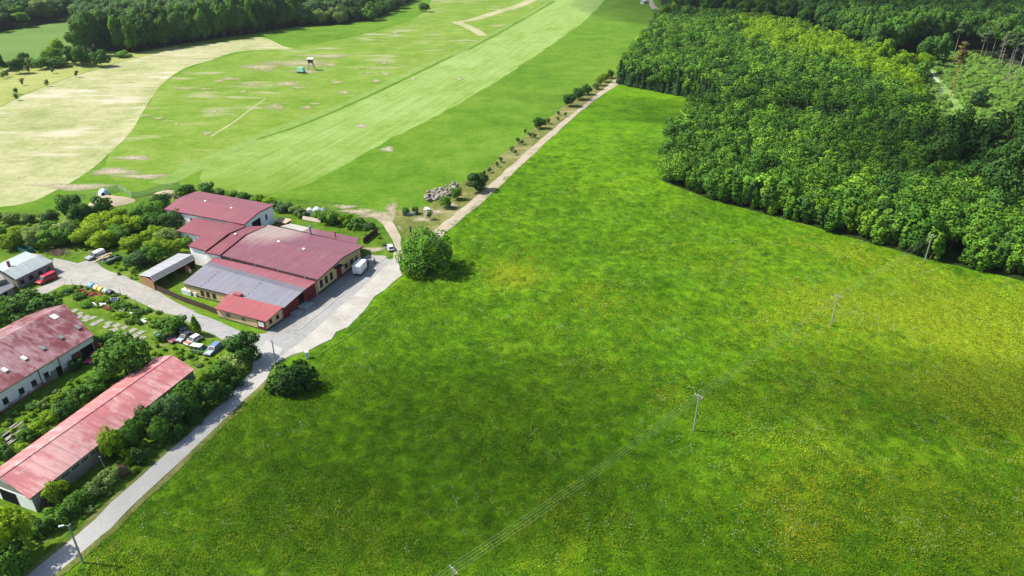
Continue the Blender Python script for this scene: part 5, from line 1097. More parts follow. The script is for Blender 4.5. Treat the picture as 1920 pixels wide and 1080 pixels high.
def trunk_mesh(kind, h, zc, w, mat, seed):
    key = (kind, mat.name, seed)
    if key in TRUNK: return TRUNK[key]
    r2 = random.Random(seed); mb = MB(); r0 = max(.09, h*.022); lean = Vector((r2.uniform(-.04, .04), r2.uniform(-.04, .04), 1))
    top = lean*(h*.86); mid = lean*zc
    mb.cyl((0, 0, -.3), mid*.5, r0*1.25, r0, 9); mb.cyl(mid*.5, mid, r0, r0*.85, 9); mb.cyl(mid, top, r0*.85, r0*.2, 8)
    for k in range(7):
        t = r2.uniform(.0, .6); b = mid.lerp(top, t); a = 2*pi*k/7+r2.uniform(-.4, .4); L = w*r2.uniform(.25, .42)*(1-t*.4)
        e = b+Vector((cos(a)*L, sin(a)*L, L*r2.uniform(.5, 1.0))); mb.cyl(b, e, r0*.4*(1-t*.5), r0*.1, 6)
    o = mb.build('trunk', mat); me = o.data; bpy.data.objects.remove(o); TRUNK[key] = me; return me
SPEC = {  # shape -> nominal width, height, crown start, leaves, leaf size, lobes
 'round': (8, 7.5, 1.3, 3600, .46, 22), 'big': (16, 11.5, .9, 12000, .50, 60), 'tall': (9, 20, 6.0, 4200, .62, 26), 'grown': (11, 18, 3.0, 5200, .66, 34),
 'bush': (5, 3.4, .0, 1700, .36, 16), 'sapling': (2.6, 3.0, .7, 420, .30, 9), 'column': (3, 6.5, .4, 1300, .33, 16), 'edge': (4.6, 10, .2, 1500, .55, 24), 'young': (6.0, 11, 3.6, 1500, .48, 20), 'canopy': (12, 18, 8.0, 3600, .75, 30)}
NV = {'round': 4, 'big': 1, 'tall': 4, 'grown': 4, 'bush': 4, 'sapling': 3, 'column': 1, 'young': 6, 'edge': 4, 'canopy': 4}
CNT = [0]
def tree(shape, tone, px, py, wpx, h, label, group=None, name='tree', by='crown', bark='bark', cat='tree', wm=None, rz=None):
    """by='crown': (px, py) is the crown centre; by='base': where the trunk meets the ground; wpx crown width in photo pixels"""
    W, Hn, z0, n, ls, nl = SPEC[shape]
    g = P(px, py, h*.55 if by == 'crown' else 0); base = Vector((g.x, g.y, 0)); w = wm if wm else wpx/ppm(g)
    CNT[0] += 1; var = CNT[0] % NV[shape]
    me, w0, h0 = crown_mesh(shape, tone, var, W, Hn, z0, n, ls, nl)
    T = thing(name, label, cat, base, rz if rz is not None else random.uniform(0, 6.28), group)
    tm = trunk_mesh(shape, Hn, max(z0+.6, Hn*.3), W, M[bark], var)
    for nm, m_ in (('trunk', tm), ('crown', me)):
        o = bpy.data.objects.new(nm, m_); COL.objects.link(o); o.parent = T; o.scale = (w/w0, w/w0*random.uniform(.92, 1.05), h/h0)
    return T
# single trees and bushes
tree('big', 'mid', 801, 468, 100, 11.5, 'big round broadleaf tree standing at the end of the factory yard')
tree('bush', 'dark', 548, 701, 90, 5.6, 'dark round bush beside the lane junction', cat='bush', name='bush')
tree('round', 'dark', 454, 652, 62, 7, 'dark green tree at the bend of the lane above the hedge row')
tree('round', 'mid', 228, 672, 98, 9.5, 'large round tree between the white barn and the long cowshed')
tree('round', 'dark', 62, 578, 88, 8, 'dark tree behind the weathered barn roof')
tree('round', 'mid', 8, 588, 66, 8, 'green tree at the left edge behind the weathered barn roof')
tree('round', 'yellow', 8, 1000, 96, 8.5, 'light green tree at the bottom left corner by the lane')
tree('round', 'mid', 12, 1052, 70, 6, 'shaded tree below the light green corner tree by the lane')
tree('bush', 'mid', 306, 609, 68, 4, 'broad green bush beside the asphalt road and the dumped cars', cat='bush', name='bush')
tree('column', 'bright', 365, 608, 20, 5.5, 'narrow upright tree between the road and the dumped cars')
tree('round', 'dark', 893, 340, 42, 6.2, 'dark tree on the verge above the stone heap')
tree('round', 'mid', 855, 362, 22, 4.3, 'small tree at the upper end of the stone heap')
tree('round', 'mid', 836, 377, 23, 4.3, 'small tree at the lower end of the stone heap')
tree('sapling', 'dark', 806, 402, 12, 3.2, 'thin young tree near the white sheet by the track')
tree('bush', 'dark', 761, 396, 14, 2.6, 'left one of two small shrubs behind the water tanks', cat='bush', name='shrub')
tree('bush', 'dark', 778, 394, 14, 2.4, 'right one of two small shrubs behind the water tanks', cat='bush', name='shrub')
tree('round', 'dark', 186, 108, 34, 10, 'round solitary tree on the edge of the hay field below the tall wood')
tree('round', 'dark', 795, 13, 20, 8, 'solitary tree near the top of the green field')
# trees along the dirt track
G = 'small trees along the dirt track'
for (px, py, w, h, sh, tn, lb) in ((1069, 187, 25, 6, 'round', 'dark', 'darkest and nearest of the tree trio along the dirt track'), (1086, 175, 24, 6, 'round', 'dark', 'middle tree of the trio along the dirt track'), (1101, 167, 20, 5.5, 'round', 'mid', 'upper tree of the trio along the dirt track'),
    (1117, 159, 16, 4.5, 'round', 'pale', 'pale small tree just above the trio along the dirt track'), (1123, 151, 16, 5, 'round', 'yellow', 'yellow green small tree near the forest corner by the track'), (1134, 145, 16, 5, 'round', 'yellow', 'yellow green tree touching the forest corner at the track'), (1145, 138, 14, 5, 'round', 'mid', 'green tree at the forest corner where the track disappears'),
    (1011, 230, 24, 5, 'round', 'dark', 'lone dark small tree halfway up the dirt track'), (1027, 226, 11, 3, 'sapling', 'dark', 'sapling just right of the lone dark tree halfway up the track')):
    tree(sh, tn, px, py, w, h, lb, G)
G = 'seedlings on the verge of the dirt track'
for k, (px, py) in enumerate(((959, 280), (939, 299), (918, 318), (971, 263), (979, 266), (994, 252), (1003, 254), (1047, 212), (1046, 222), (1060, 214), (932, 308), (966, 284), (908, 325), (985, 246))):
    tree('sapling', 'dark', px, py, 9 if k < 7 else 6, 2.2, 'dark seedling on the dry verge above the dirt track', G, 'seedling', cat='seedling')
G = 'seedlings on the yellowish slope'
for k, (px, py) in enumerate(((29, 170), (40, 153), (87, 155), (98, 131), (142, 138), (4, 141), (11, 138), (52, 130), (30, 181))):
    tree('sapling', 'dark', px, py, 8, 3.8, 'dark seedling on the yellowish slope above the hay field', G, 'seedling', cat='seedling')
# hedge and trees between cowshed and lane
G = 'trees and bushes between the cowshed and the lane'
for (px, py, w, h, sh, tn, lb) in ((437, 682, 44, 4.5, 'bush', 'pale', 'pale bush below the dark tree at the lane bend'), (410, 700, 50, 5, 'round', 'mid', 'green tree right of the upper end of the cowshed roof'), (384, 712, 40, 5, 'round', 'bright', 'yellowish tree touching the upper end of the cowshed roof'),
    (395, 738, 52, 5.5, 'round', 'dark', 'dark tree leaning over the lane verge near its middle'), (350, 745, 66, 6.5, 'round', 'mid', 'full dense tree overlapping the middle of the cowshed roof'), (318, 768, 60, 6.5, 'round', 'blue', 'bluish dense tree at the middle of the cowshed hedge'), (281, 783, 52, 6, 'round', 'dark', 'dark tree in the lower part of the cowshed hedge'),
    (296, 806, 46, 5, 'round', 'mid', 'low tree on the lane side of the cowshed hedge'), (246, 812, 48, 5.5, 'round', 'mid', 'green tree hiding the lower windows of the cowshed'), (210, 830, 48, 6, 'round', 'bright', 'last light green tree of the row along the cowshed wall'),
    (238, 853, 30, 3, 'bush', 'yellow', 'pale yellow flowering shrub below the cowshed hedge'), (262, 850, 36, 3, 'bush', 'dark', 'dark low shrub beside the pale flowering one'), (228, 880, 24, 2.2, 'bush', 'brown', 'dry brown shrub in the hedge by the lane'),
    (205, 893, 42, 2.6, 'bush', 'pale', 'clipped pale hedge bush at the upper end of the low hedge'), (182, 909, 44, 2.6, 'bush', 'pale', 'second pale hedge bush of the low hedge by the lane'), (158, 926, 44, 2.6, 'bush', 'mid', 'middle hedge bush of the low hedge by the lane'), (132, 948, 46, 2.8, 'bush', 'mid', 'lower hedge bush opposite the cowshed gable'), (102, 970, 46, 2.8, 'bush', 'mid', 'hedge bush near the street lamp with two heads'), (74, 985, 40, 2.8, 'bush', 'dark', 'dark hedge bush next to the bottom left tree'),
    (104, 921, 46, 4, 'round', 'yellow', 'light green tree at the near corner of the cowshed'), (88, 940, 26, 2, 'bush', 'brown', 'dry brown shrub against the cowshed corner wall'), (440, 712, 30, 3, 'bush', 'dark', 'dark shrub on the inner side of the lane bend'), (415, 735, 34, 3, 'bush', 'dark', 'dark low shrub at the lane edge above the dense tree'), (365, 775, 40, 3, 'bush', 'dark', 'dark low shrub at the lane edge below the dense tree'), (330, 805, 40, 3, 'bush', 'dark', 'dark low shrub at the foot of the bluish tree')):
    tree(sh, tn, px, py, w, h, lb, G, 'bush' if sh == 'bush' else 'tree', cat='bush' if sh == 'bush' else 'tree')
G = 'bushes between barn and cowshed'
for (px, py, w, h, tn, lb) in ((196, 706, 44, 3, 'mid', 'bush below the large tree between barn and cowshed'), (170, 722, 44, 3, 'mid', 'bush along the farm track below the large tree'), (148, 740, 42, 2.8, 'mid', 'green bush in the middle of the farm track strip'), (120, 762, 44, 3.2, 'dark', 'dark bush touching the cowshed roof edge'), (92, 780, 34, 2, 'bright', 'bright low bush below the dark one at the roof edge'), (70, 800, 34, 2, 'bright', 'bright low bush halfway to the timber heap'), (48, 818, 36, 2.2, 'mid', 'bush beside the timber heap'), (36, 842, 34, 2.2, 'bright', 'bright bush below the timber heap'), (10, 850, 34, 2.6, 'dark', 'dark bush at the left edge below the timber heap'), (80, 756, 20, 1.4, 'pale', 'whitish flowering weed clump on the farm track edge'),
    (190, 640, 34, 3.5, 'dark', 'dark ivy bush at the barn end wall'), (206, 634, 32, 3.2, 'dark', 'dark shrub between barn end and slab path'), (143, 683, 26, 2.6, 'dark', 'dark bush against the barn wall by the doorway')):
    tree('bush', tn, px, py, w, h, lb, G, 'bush', cat='bush')
for k, (px, py) in enumerate(((330, 606), (20, 775), (60, 760), (105, 745), (215, 572), (235, 575), (190, 560), (150, 555), (128, 545), (140, 540), (160, 570), (260, 585), (225, 590), (245, 600))):
    tree('bush', ('bright', 'mid', 'dark')[k % 3], px, py, 24, 1.2, 'low weed clump in the rough garden grass' if k > 3 else 'low weed clump along the farm track', 'low weed clumps', 'weed_clump', cat='weed')
# orchard, every crown placed from the photograph
G = 'orchard trees behind the yard'
ORCH = [(188, 392, 50, 8, 'dark', 'dark round tree in front of the broad sandy heap'), (130, 383, 44, 7.5, 'dark', 'tall dark tree at the back left of the orchard'), (150, 400, 46, 7.5, 'dark', 'dark tree right of the tall back left tree'), (125, 431, 46, 6.5, 'pale', 'pale olive tree left of the yellow green group'), (93, 408, 34, 5, 'blue', 'grey green tree at the back edge of the orchard'), (21, 408, 30, 3.6, 'pale', 'small pale bush tree alone on the back left grass'), (50, 408, 24, 3, 'blue', 'small grey shrub tree beside the pale bush tree'), (2, 408, 16, 3.5, 'dark', 'dark small tree cut by the left edge at the back'), (30, 437, 42, 4, 'yellow', 'bright small tree at the left side of the orchard'), (66, 440, 46, 5.5, 'pale', 'pale tree in the left middle of the orchard'), (92, 432, 42, 5.5, 'mid', 'green tree in the left middle of the orchard'),
 (178, 425, 62, 6, 'yellow', 'largest yellow green tree of the orchard'), (157, 444, 46, 5, 'yellow', 'yellow green tree at the lower left of the yellow group'), (196, 415, 46, 6, 'yellow', 'yellow green tree at the top of the yellow group'), (190, 448, 50, 5, 'yellow', 'yellow green tree just above the parked pickup'), (219, 438, 48, 5, 'mid', 'mid green tree right of the yellow group'), (224, 421, 42, 5.5, 'yellow', 'yellow tinted tree behind the mid green one'), (250, 421, 40, 5, 'yellow', 'bright topped tree in the middle of the orchard'), (223, 403, 36, 5.5, 'bright', 'light tree at the back middle of the orchard'), (250, 454, 44, 4.5, 'yellow', 'yellow green tree above the green trailer'), (260, 404, 40, 5.5, 'mid', 'green tree at the back below the sandy heap'), (283, 391, 46, 5.5, 'mid', 'broad green tree left of the arched hall'), (295, 379, 36, 5, 'dark', 'dark tree behind the arched hall corner'), (306, 373, 30, 4.5, 'dark', 'dark shrub tree at the smaller sandy heap'), (289, 415, 44, 6, 'dark', 'dark tree in the hollow left of the white wing'), (320, 413, 46, 6.5, 'dark', 'dark tree hiding the white hall wall'), (286, 441, 46, 5, 'bright', 'light green tree in front of the white wing'), (315, 443, 42, 5, 'pale', 'olive tree beside the white wing corner'), (293, 458, 40, 4, 'yellow', 'yellow green tree behind the open shed'), (321, 463, 38, 4.5, 'yellow', 'yellow green tree at the far end of the open shed'), (289, 474, 46, 5.5, 'mid', 'green tree leaning over the open shed roof'), (255, 485, 42, 4.5, 'blue', 'grey green tree left of the open shed'), (350, 453, 26, 3, 'mid', 'small bush tree below the white wing wall'), (145, 427, 28, 4.5, 'mid', 'green tree squeezed between the pale and yellow trees'),
 (17, 450, 42, 5, 'yellow', 'bright tree behind the grey house roof'), (63, 447, 40, 5.5, 'pale', 'pale green tree above the green skip'), (89, 447, 42, 5.5, 'mid', 'green tree right of the green skip'), (118, 441, 42, 5.5, 'mid', 'green tree above the heap of branches'), (75, 461, 24, 2.5, 'yellow', 'small round bush beside the green skip'), (3, 437, 24, 4.5, 'dark', 'dark tree at the left edge above the house'), (272, 487, 24, 3, 'pale', 'whitish flowering shrub beside the open shed')]
for px, py, w, h, tn, lb in ORCH: tree('bush' if h < 3.2 else 'round', tn, px, py, w, h, lb, G)
G = 'hedge bushes behind the factory'
HED = [(388, 352, 28, 4, 'dark', 'dark round bush above the arched hall roof'), (352, 353, 30, 3, 'dark', 'dark bush behind the left end of the arched hall'), (336, 360, 26, 3, 'mid', 'green bush by the netting fence end'), (411, 359, 22, 2, 'dark', 'low bush right of the dark round one'), (432, 363, 24, 2, 'mid', 'low bush in the middle behind the arched hall'), (455, 367, 26, 2.4, 'dark', 'dark low bush behind the arched hall'), (482, 371, 24, 2.4, 'bright', 'bright low bush near the hall corner'), (502, 376, 22, 2, 'bright', 'last low bush at the hall corner'), (532, 388, 30, 3, 'blue', 'grey green bush right of the arched hall'), (550, 393, 28, 2.6, 'pale', 'whitish shrub in the hedge'), (565, 399, 24, 2.4, 'blue', 'greyish shrub left of the log stack'), (596, 402, 22, 3, 'mid', 'bush behind the log stack'), (618, 408, 40, 4.2, 'mid', 'largest bush of the hedge beside the logs'), (645, 410, 32, 3.4, 'bright', 'light bush in the middle of the hedge'), (668, 418, 34, 3, 'mid', 'bush before the end of the hedge'), (690, 423, 26, 2, 'blue', 'low greyish bush at the hedge end by the dirt path'), (515, 384, 22, 2.4, 'dark', 'dark bush against the hall gable wall')]
for px, py, w, h, tn, lb in HED: tree('bush', tn, px, py, w, h, lb, G, 'bush', cat='bush')
# bushes and trees on the far left slope
G = 'trees along the edge of the far hill field'
for px, py, w, h, tn, lb in ((-2, 116, 18, 10, 'dark', 'dark tree cut by the left edge on the far slope'), (33, 122, 26, 9, 'dark', 'dark short trunked tree on the far slope'), (44, 110, 20, 8, 'dark', 'dark tree right behind the short trunked one'), (15, 122, 24, 5, 'pale', 'low pale bush left of the short trunked tree'), (57, 116, 20, 6, 'pale', 'small pale tree before the bush group'), (74, 118, 24, 7, 'mid', 'left end tree of the far bush group'), (96, 103, 36, 10, 'bright', 'bright broad tree in the far bush group'), (108, 90, 24, 13, 'bright', 'tallest bright tree of the far bush group'), (102, 116, 44, 6, 'dark', 'shaded low tree in front of the far bush group'), (134, 102, 34, 11, 'dark', 'dark tree at the right of the far bush group'), (149, 104, 28, 12, 'mid', 'green tree joining the far bush group to the tall wood'), (144, 46, 22, 8, 'pale', 'pale tree on the ridge of the far hill field'), (160, 112, 22, 6, 'mid', 'low tree at the left foot of the tall wood')):
    tree('round', tn, px, py, w, h, lb, G)

# ------------------------------------------------------------------ woods
def inpoly(x, y, poly):
    c = False; n = len(poly)
    for i in range(n):
        (x0, y0), (x1, y1) = poly[i], poly[(i+1) % n]
        if (y0 > y) != (y1 > y) and x < (x1-x0)*(y-y0)/(y1-y0)+x0: c = not c
    return c
def scatter(poly_px, sp, seed, jit=.38):
    poly = [(P(*q).x, P(*q).y) for q in poly_px]; xs = [p[0] for p in poly]; ys = [p[1] for p in poly]; r2 = random.Random(seed); out = []
    j = 0; y = min(ys)
    while y < max(ys):
        x = min(xs)+(sp/2 if j % 2 else 0)
        while x < max(xs):
            a, b = x+r2.uniform(-jit, jit)*sp, y+r2.uniform(-jit, jit)*sp
            if inpoly(a, b, poly): out.append((a, b))
            x += sp
        y += sp*.87; j += 1
    return out
def to_px(p):
    d = Vector(p)-Vector((0, 0, H)); w = d.dot(_F); return 960+FPX*d.x/w, 540-FPX*d.dot(_U)/w
def young(shape, tone, x, y, w, h, label, group, nm_='tree'):
    W, Hn, z0, n, ls, nl = SPEC[shape]; CNT[0] += 1; var = CNT[0] % NV[shape]
    me, w0, h0 = crown_mesh(shape, tone, var, W, Hn, z0, n, ls, nl)
    T = thing(nm_, label, nm_.replace('_', ' '), (x, y, 0), random.uniform(0, 6.28), group)
    for nm, m_ in (('trunk', trunk_mesh(shape, Hn, max(2.0, z0), W, M['bark'], var)), ('crown', me)):
        o = bpy.data.objects.new(nm, m_); COL.objects.link(o); o.parent = T; o.scale = (w/w0, w/w0, h/h0)
    return T
def cone_mesh(seed, w, h, n, ls, mat):
    r = np.random.default_rng(seed); nt = 15; t = r.integers(0, nt, n); z = .08+.9*(t+r.uniform(0, .5, n))/nt; rr_ = (1-z)*.5*(.75+.5*r.random(n))*np.sqrt(r.uniform(.25, 1, n)); a = r.uniform(0, 2*pi, n)
    lob = 1+.18*np.sin(a*7+t*1.7); p = np.stack([np.cos(a)*rr_*w*lob, np.sin(a)*rr_*w*lob, (z-rr_*.22)*h], 1); nr = unit(np.stack([np.cos(a), np.sin(a), np.full(n, .45)], 1)); return leaf_mesh('crown', p, nr, ls, seed+1, mat)
SPRUCE = [cone_mesh(k, 5.2, 13, 1100, .7, LM['conifer']) for k in range(3)]
def forest_gn(name, meshes, pts, label, zrot=True):
    """one uncountable mass of trees: points with a crown placed on each"""
    n = len(pts); me = bpy.data.meshes.new(name); me.from_pydata([(p[0], p[1], 0) for p in pts], [], [])
    at_ = me.attributes.new('scl', 'FLOAT_VECTOR', 'POINT'); at_.data.foreach_set('vector', np.array([(p[2], p[2], p[3]) for p in pts], dtype=np.float32).reshape(-1))
    at_ = me.attributes.new('rot', 'FLOAT', 'POINT'); at_.data.foreach_set('value', np.array([random.uniform(0, 6.28) for _ in pts], dtype=np.float32))
    at_ = me.attributes.new('pick', 'INT', 'POINT'); at_.data.foreach_set('value', np.array([int(p[4]) for p in pts], dtype=np.int32))
    o = bpy.data.objects.new(name, me); COL.objects.link(o)
    ng = bpy.data.node_groups.new(name, 'GeometryNodeTree'); ng.interface.new_socket('Geometry', in_out='INPUT', socket_type='NodeSocketGeometry'); ng.interface.new_socket('Geometry', in_out='OUTPUT', socket_type='NodeSocketGeometry')
    N = ng.nodes; Lk = ng.links; gi = N.new('NodeGroupInput'); go = N.new('NodeGroupOutput'); prev = None; jn = N.new('GeometryNodeJoinGeometry')
    def named(nm, ty): q = N.new('GeometryNodeInputNamedAttribute'); q.data_type = ty; q.inputs[0].default_value = nm; return q.outputs[0]
    rotc = N.new('ShaderNodeCombineXYZ'); Lk.new(named('rot', 'FLOAT'), rotc.inputs[2])
    for k, m_ in enumerate(meshes):
        src = bpy.data.objects.new(name+'_crown', m_)          # mesh holder, used only as the instance geometry
        oi = N.new('GeometryNodeObjectInfo'); oi.inputs['Object'].default_value = src; oi.inputs['As Instance'].default_value = True
        cp = N.new('FunctionNodeCompare'); cp.data_type = 'INT'; cp.operation = 'EQUAL'; Lk.new(named('pick', 'INT'), cp.inputs[2]); cp.inputs[3].default_value = k
        ip = N.new('GeometryNodeInstanceOnPoints'); Lk.new(gi.outputs[0], ip.inputs['Points']); Lk.new(cp.outputs[0], ip.inputs['Selection']); Lk.new(oi.outputs['Geometry'], ip.inputs['Instance'])
        Lk.new(rotc.outputs[0], ip.inputs['Rotation']); Lk.new(named('scl', 'FLOAT_VECTOR'), ip.inputs['Scale']); Lk.new(ip.outputs[0], jn.inputs[0])
    Lk.new(jn.outputs[0], go.inputs[0]); md = o.modifiers.new('trees', 'NODES'); md.node_group = ng
    return tag(o, label, 'forest', None, 'stuff')
def crowns(shape, tones, nvar=3):
    W, Hn, z0, n, ls, nl = SPEC[shape]; return [crown_mesh(shape, t, v, W, Hn, z0, n, ls, nl)[0] for t in tones for v in range(nvar)]

# plantation: the nearest crowns are trees of their own, the rest one mass
A_ = [(1244, 336), (1335, 374), (1500, 417), (1745, 486), (1850, 452), (1872, 405), (1800, 338), (1700, 292), (1560, 257), (1420, 227), (1335, 206), (1292, 215), (1258, 285)]
R_ = [(1792, 494), (1905, 520), (2010, 552), (2010, 440), (1925, 418), (1838, 440)]
ptsA = scatter(A_, 3.5, 1)+scatter(R_, 3.7, 2)
front = [P(*q) for q in ((1240, 338), (1335, 375), (1500, 418), (1745, 488), (1800, 497), (1905, 522), (2010, 556))]
def dfront(x, y):
    best = 1e9; p = Vector((x, y, 0))
    for a, b in zip(front[:-1], front[1:]):
        d = b-a; t = max(0, min(1, (p-a).dot(d)/d.length_squared)); best = min(best, (p-a-d*t).length)
    return best
cand = []
for x, y in ptsA:
    u_, v_ = to_px((x, y, 9)); cand.append((u_ > -20 and u_ < 1935 and v_ < 1080, sqrt(x*x+y*y), x, y, u_, v_))
cand.sort(key=lambda c: (not c[0], c[1])); NI = 190
rest = []
for k, (vis, dd, x, y, u_, v_) in enumerate(cand):
    e = dfront(x, y); h = 9.8+random.uniform(-1.1, 1.3)+.9*sin(x*.11+.4)*cos(y*.09); w = random.uniform(5.0, 7.0)
    big = math.sin(x*.09+1)*math.cos(y*.07)
    tn = 'young' if random.random() < .72 else random.choice(('mid', 'dark', 'dark', 'mid', 'dark', 'bright', 'dark', 'mid'))
    if random.random() < .09 and e > 4: h += random.uniform(1.0, 2.4); w *= 1.35
    if e < 3.5: h *= random.uniform(.80, 1.0); w *= .95
    if k < NI and vis:
        right = u_ > 1785 and v_ > 380
        if e < 4: lb = 'young broadleaf tree on the front edge of the right hand forest block by the meadow' if right else 'young broadleaf tree on the straight front edge of the plantation facing the meadow'
        elif e < 11: lb = 'crown just behind the front edge of the right forest block' if right else 'crown just behind the straight front edge of the plantation'
        else: lb = 'crown deep inside the right forest block' if right else 'crown deep inside the plantation well behind its front edge'
        young('young' if e > 5 else 'edge', tn, x, y, w, h, lb, 'young broadleaf trees of the plantation', 'young_tree')
    else: rest.append((x, y, w/6, h/11, random.choice((0, 1, 2, 3, 4, 5)) if tn == 'young' else random.choice((6, 7, 8))))
tree('big', 'young', 1274, 310, 80, 10.5, 'large bright tree at the left corner of the plantation front', name='tree')
tree('big', 'mid', 1345, 338, 58, 9.5, 'light topped tree on the plantation front right of the corner tree', name='tree')
tree('round', 'yellow', 1788, 408, 24, 9, 'small yellow green tree at the gap in the plantation front', name='tree')
D_ = [(1163, 157), (1300, 184), (1334, 205), (1420, 226), (1560, 256), (1700, 291), (1745, 272), (1722, 222), (1700, 172), (1640, 132), (1560, 88), (1480, 62), (1380, 46), (1290, 36), (1256, 34), (1222, 72), (1184, 115)]
for x, y in scatter(D_, 4.6, 3):
    u_, v_ = to_px((x, y, 9)); h = 11+random.uniform(-1.4, 1.6)+1.0*sin(x*.08+.4)*cos(y*.06); w = random.uniform(6.2, 9.0)
    band = 150+.16*(u_-1250) < v_ < 215+.10*(u_-1250)
    if random.random() < .10: h += random.uniform(1, 3); w *= 1.4
    yl = abs(v_-(70+.22*(u_-1480)+(u_ > 1600)*(u_-1600)*.25)) < 26+random.uniform(-12, 12) and u_ > 1390  # sunlight of the cloud gap, put in as brighter leaf colour
    if yl: pk = random.choice((9, 10, 11))
    elif band and random.random() < .6: pk = random.choice((12, 13, 14)) if random.random() < .5 else random.choice((6, 7, 8))
    else: pk = random.choice((0, 1, 2, 3, 4, 5)) if random.random() < .72 else random.choice((6, 7, 8))
    rest.append((x, y, w/6 if pk < 12 else w/6.8, h/11 if pk < 12 else h/12.5, pk))
forest_gn('plantation_forest', crowns('young', ['young'], 6)+crowns('young', ['dark'], 3)+crowns('young', ['bright'], 3)+SPRUCE, rest, 'dense young forest canopy filling the plantation behind its front trees')
G = 'spruces on the upper edge of the meadow'
for k in range(34):
    t = k/33; a, b, c = P(1163, 156), P(1300, 183), P(1334, 204); p = a.lerp(b, t/.8) if t < .8 else b.lerp(c, (t-.8)/.2); p += Vector((random.uniform(-1, 1), random.uniform(-3.0, -.5), 0))
    T = thing('spruce', 'dark spruce in the straight spruce edge at the top of the meadow', 'spruce', p, random.uniform(0, 6), G); h = random.uniform(.82, 1.08)
    for nm, m_ in (('trunk', trunk_mesh('spruce', 12, 4, 1, M['bark'], 1)), ('crown', SPRUCE[k % 3])): o = bpy.data.objects.new(nm, m_); COL.objects.link(o); o.parent = T; o.scale = (h*.95, h*.95, h)
# old wood at the top right
O_ = [(1256, 30), (1290, 35), (1480, 58), (1560, 82), (1640, 118), (1690, 108), (1735, 96), (1800, 92), (1890, 118), (1990, 148), (2150, 150), (2150, -50), (1232, -50), (1240, 5)]
old = []
for x, y in scatter(O_, 8.5, 5):
    h = random.uniform(18, 25); old.append((x, y, random.uniform(8, 12)/11, h/18, random.choice((0, 1, 2, 3)) if random.random() < .75 else random.choice((4, 5, 6))))
forest_gn('old_forest', crowns('canopy', ['dark'], 4)+crowns('canopy', ['mid'], 3), old, 'dark old forest covering the hillside at the top right')
G = 'trees at the front of the old wood'
for k, (px, py, h, w, sh, tn, lb) in enumerate(((1243, 26, 16, 34, 'grown', 'mid', 'leftmost tree of the old wood at the bend of the dirt track'), (1258, 24, 17, 30, 'grown', 'bright', 'bright tree beside the leftmost tree of the old wood'), (1285, 30, 17, 36, 'grown', 'dark', 'dark tree at the left front of the old wood'), (1655, 102, 19, 46, 'grown', 'bright', 'bright tall tree above the yellow green plantation edge'), (1640, 80, 19, 40, 'grown', 'mid', 'green tree behind the bright tall one'), (1688, 116, 13, 56, 'round', 'bright', 'broad light tree left of the clearing'), (1720, 135, 12, 50, 'round', 'mid', 'round green tree at the left of the clearing path'), (1700, 160, 11, 50, 'round', 'bright', 'light round tree below the broad light one'), (1730, 118, 12, 40, 'round', 'bright', 'light tree at the upper end of the clearing path'), (1712, 176, 11, 46, 'round', 'mid', 'green round tree at the lower left of the clearing'), (1740, 96, 18, 36, 'tall', 'dark', 'narrow dark tree above the clearing'), (1765, 88, 18, 40, 'grown', 'dark', 'dark tree at the back edge of the clearing'))):
    tree(sh, tn, px, py, w, h, lb, G)
G = 'tall dark trees around the felled clearing'
for k, (px, py, h, w, tn, lb) in enumerate(((1762, 290, 19, 72, 'dark', 'dark tree at the left of the big dark group below the clearing'), (1800, 276, 21, 74, 'dark', 'big dark tree in the middle of the dark group below the clearing'), (1850, 285, 22, 84, 'dark', 'largest dark tree at the right of the dark group below the clearing'), (1728, 276, 15, 60, 'dark', 'lower dark tree left of the dark group below the clearing'), (1895, 300, 21, 74, 'dark', 'dark tree in front of the bare grey trees'), (1880, 350, 17, 66, 'dark', 'dark tree in the shaded gap behind the right forest block'), (1925, 350, 19, 70, 'dark', 'dark tree cut by the right edge behind the right forest block'), (1835, 335, 14, 56, 'dark', 'dark tree at the rear corner of the plantation'), (1915, 255, 20, 64, 'dark', 'dark tree cut by the right edge beside the clearing'), (1700, 252, 12, 56, 'mid', 'green tree behind the plantation at the shadow line'), (1838, 182, 10, 26, 'conifer', 'small dark conifer shaped tree in the clearing'), (1870, 388, 13, 50, 'dark', 'low dark tree beside the rear of the right forest block'))):
    tree('grown', tn, px, py-(14 if h > 16 else 0), w*1.12, h+(4 if h > 16 else 0), lb, G, by='crown')
# pines with bare trunks
def pine_mesh(seed, mat, h, n=2000):
    r = np.random.default_rng(seed); nl = 20; C = np.stack([r.normal(0, 1.5, nl), r.normal(0, 1.5, nl), r.uniform(.58, .98, nl)*h], 1); C[:, :2] *= (1.25-(C[:, 2:3]/h-.6)*2.1); k = r.integers(0, nl, n); d = unit(r.normal(0, 1, (n, 3))); p = C[k]+d*np.array([1.6, 1.6, .8])*r.uniform(.4, 1, n)[:, None]
    return leaf_mesh('crown', p, unit(d+np.array([0, 0, .4])), .55, seed, mat)
def pine_trunk(seed, mat, h, dead=False):
    r2 = random.Random(seed); mb = MB(); top = Vector((r2.uniform(-.5, .5), r2.uniform(-.5, .5), h*.97)); mb.cyl((0, 0, -.3), top*.5, .24, .17, 8); mb.cyl(top*.5, top, .17, .04, 7)
    for k in range(60 if dead else 16):
        t = r2.uniform(.35 if dead else .5, .98); b = top*t; a = r2.uniform(0, 6.28); L = (1.1-t)*(5.0 if dead else 3.0)+.3; mb.cyl(b, b+Vector((cos(a)*L, sin(a)*L, L*r2.uniform(-.15, .35))), .05, .015, 4)
    o = mb.build('trunk', mat); me = o.data; bpy.data.objects.remove(o); return me
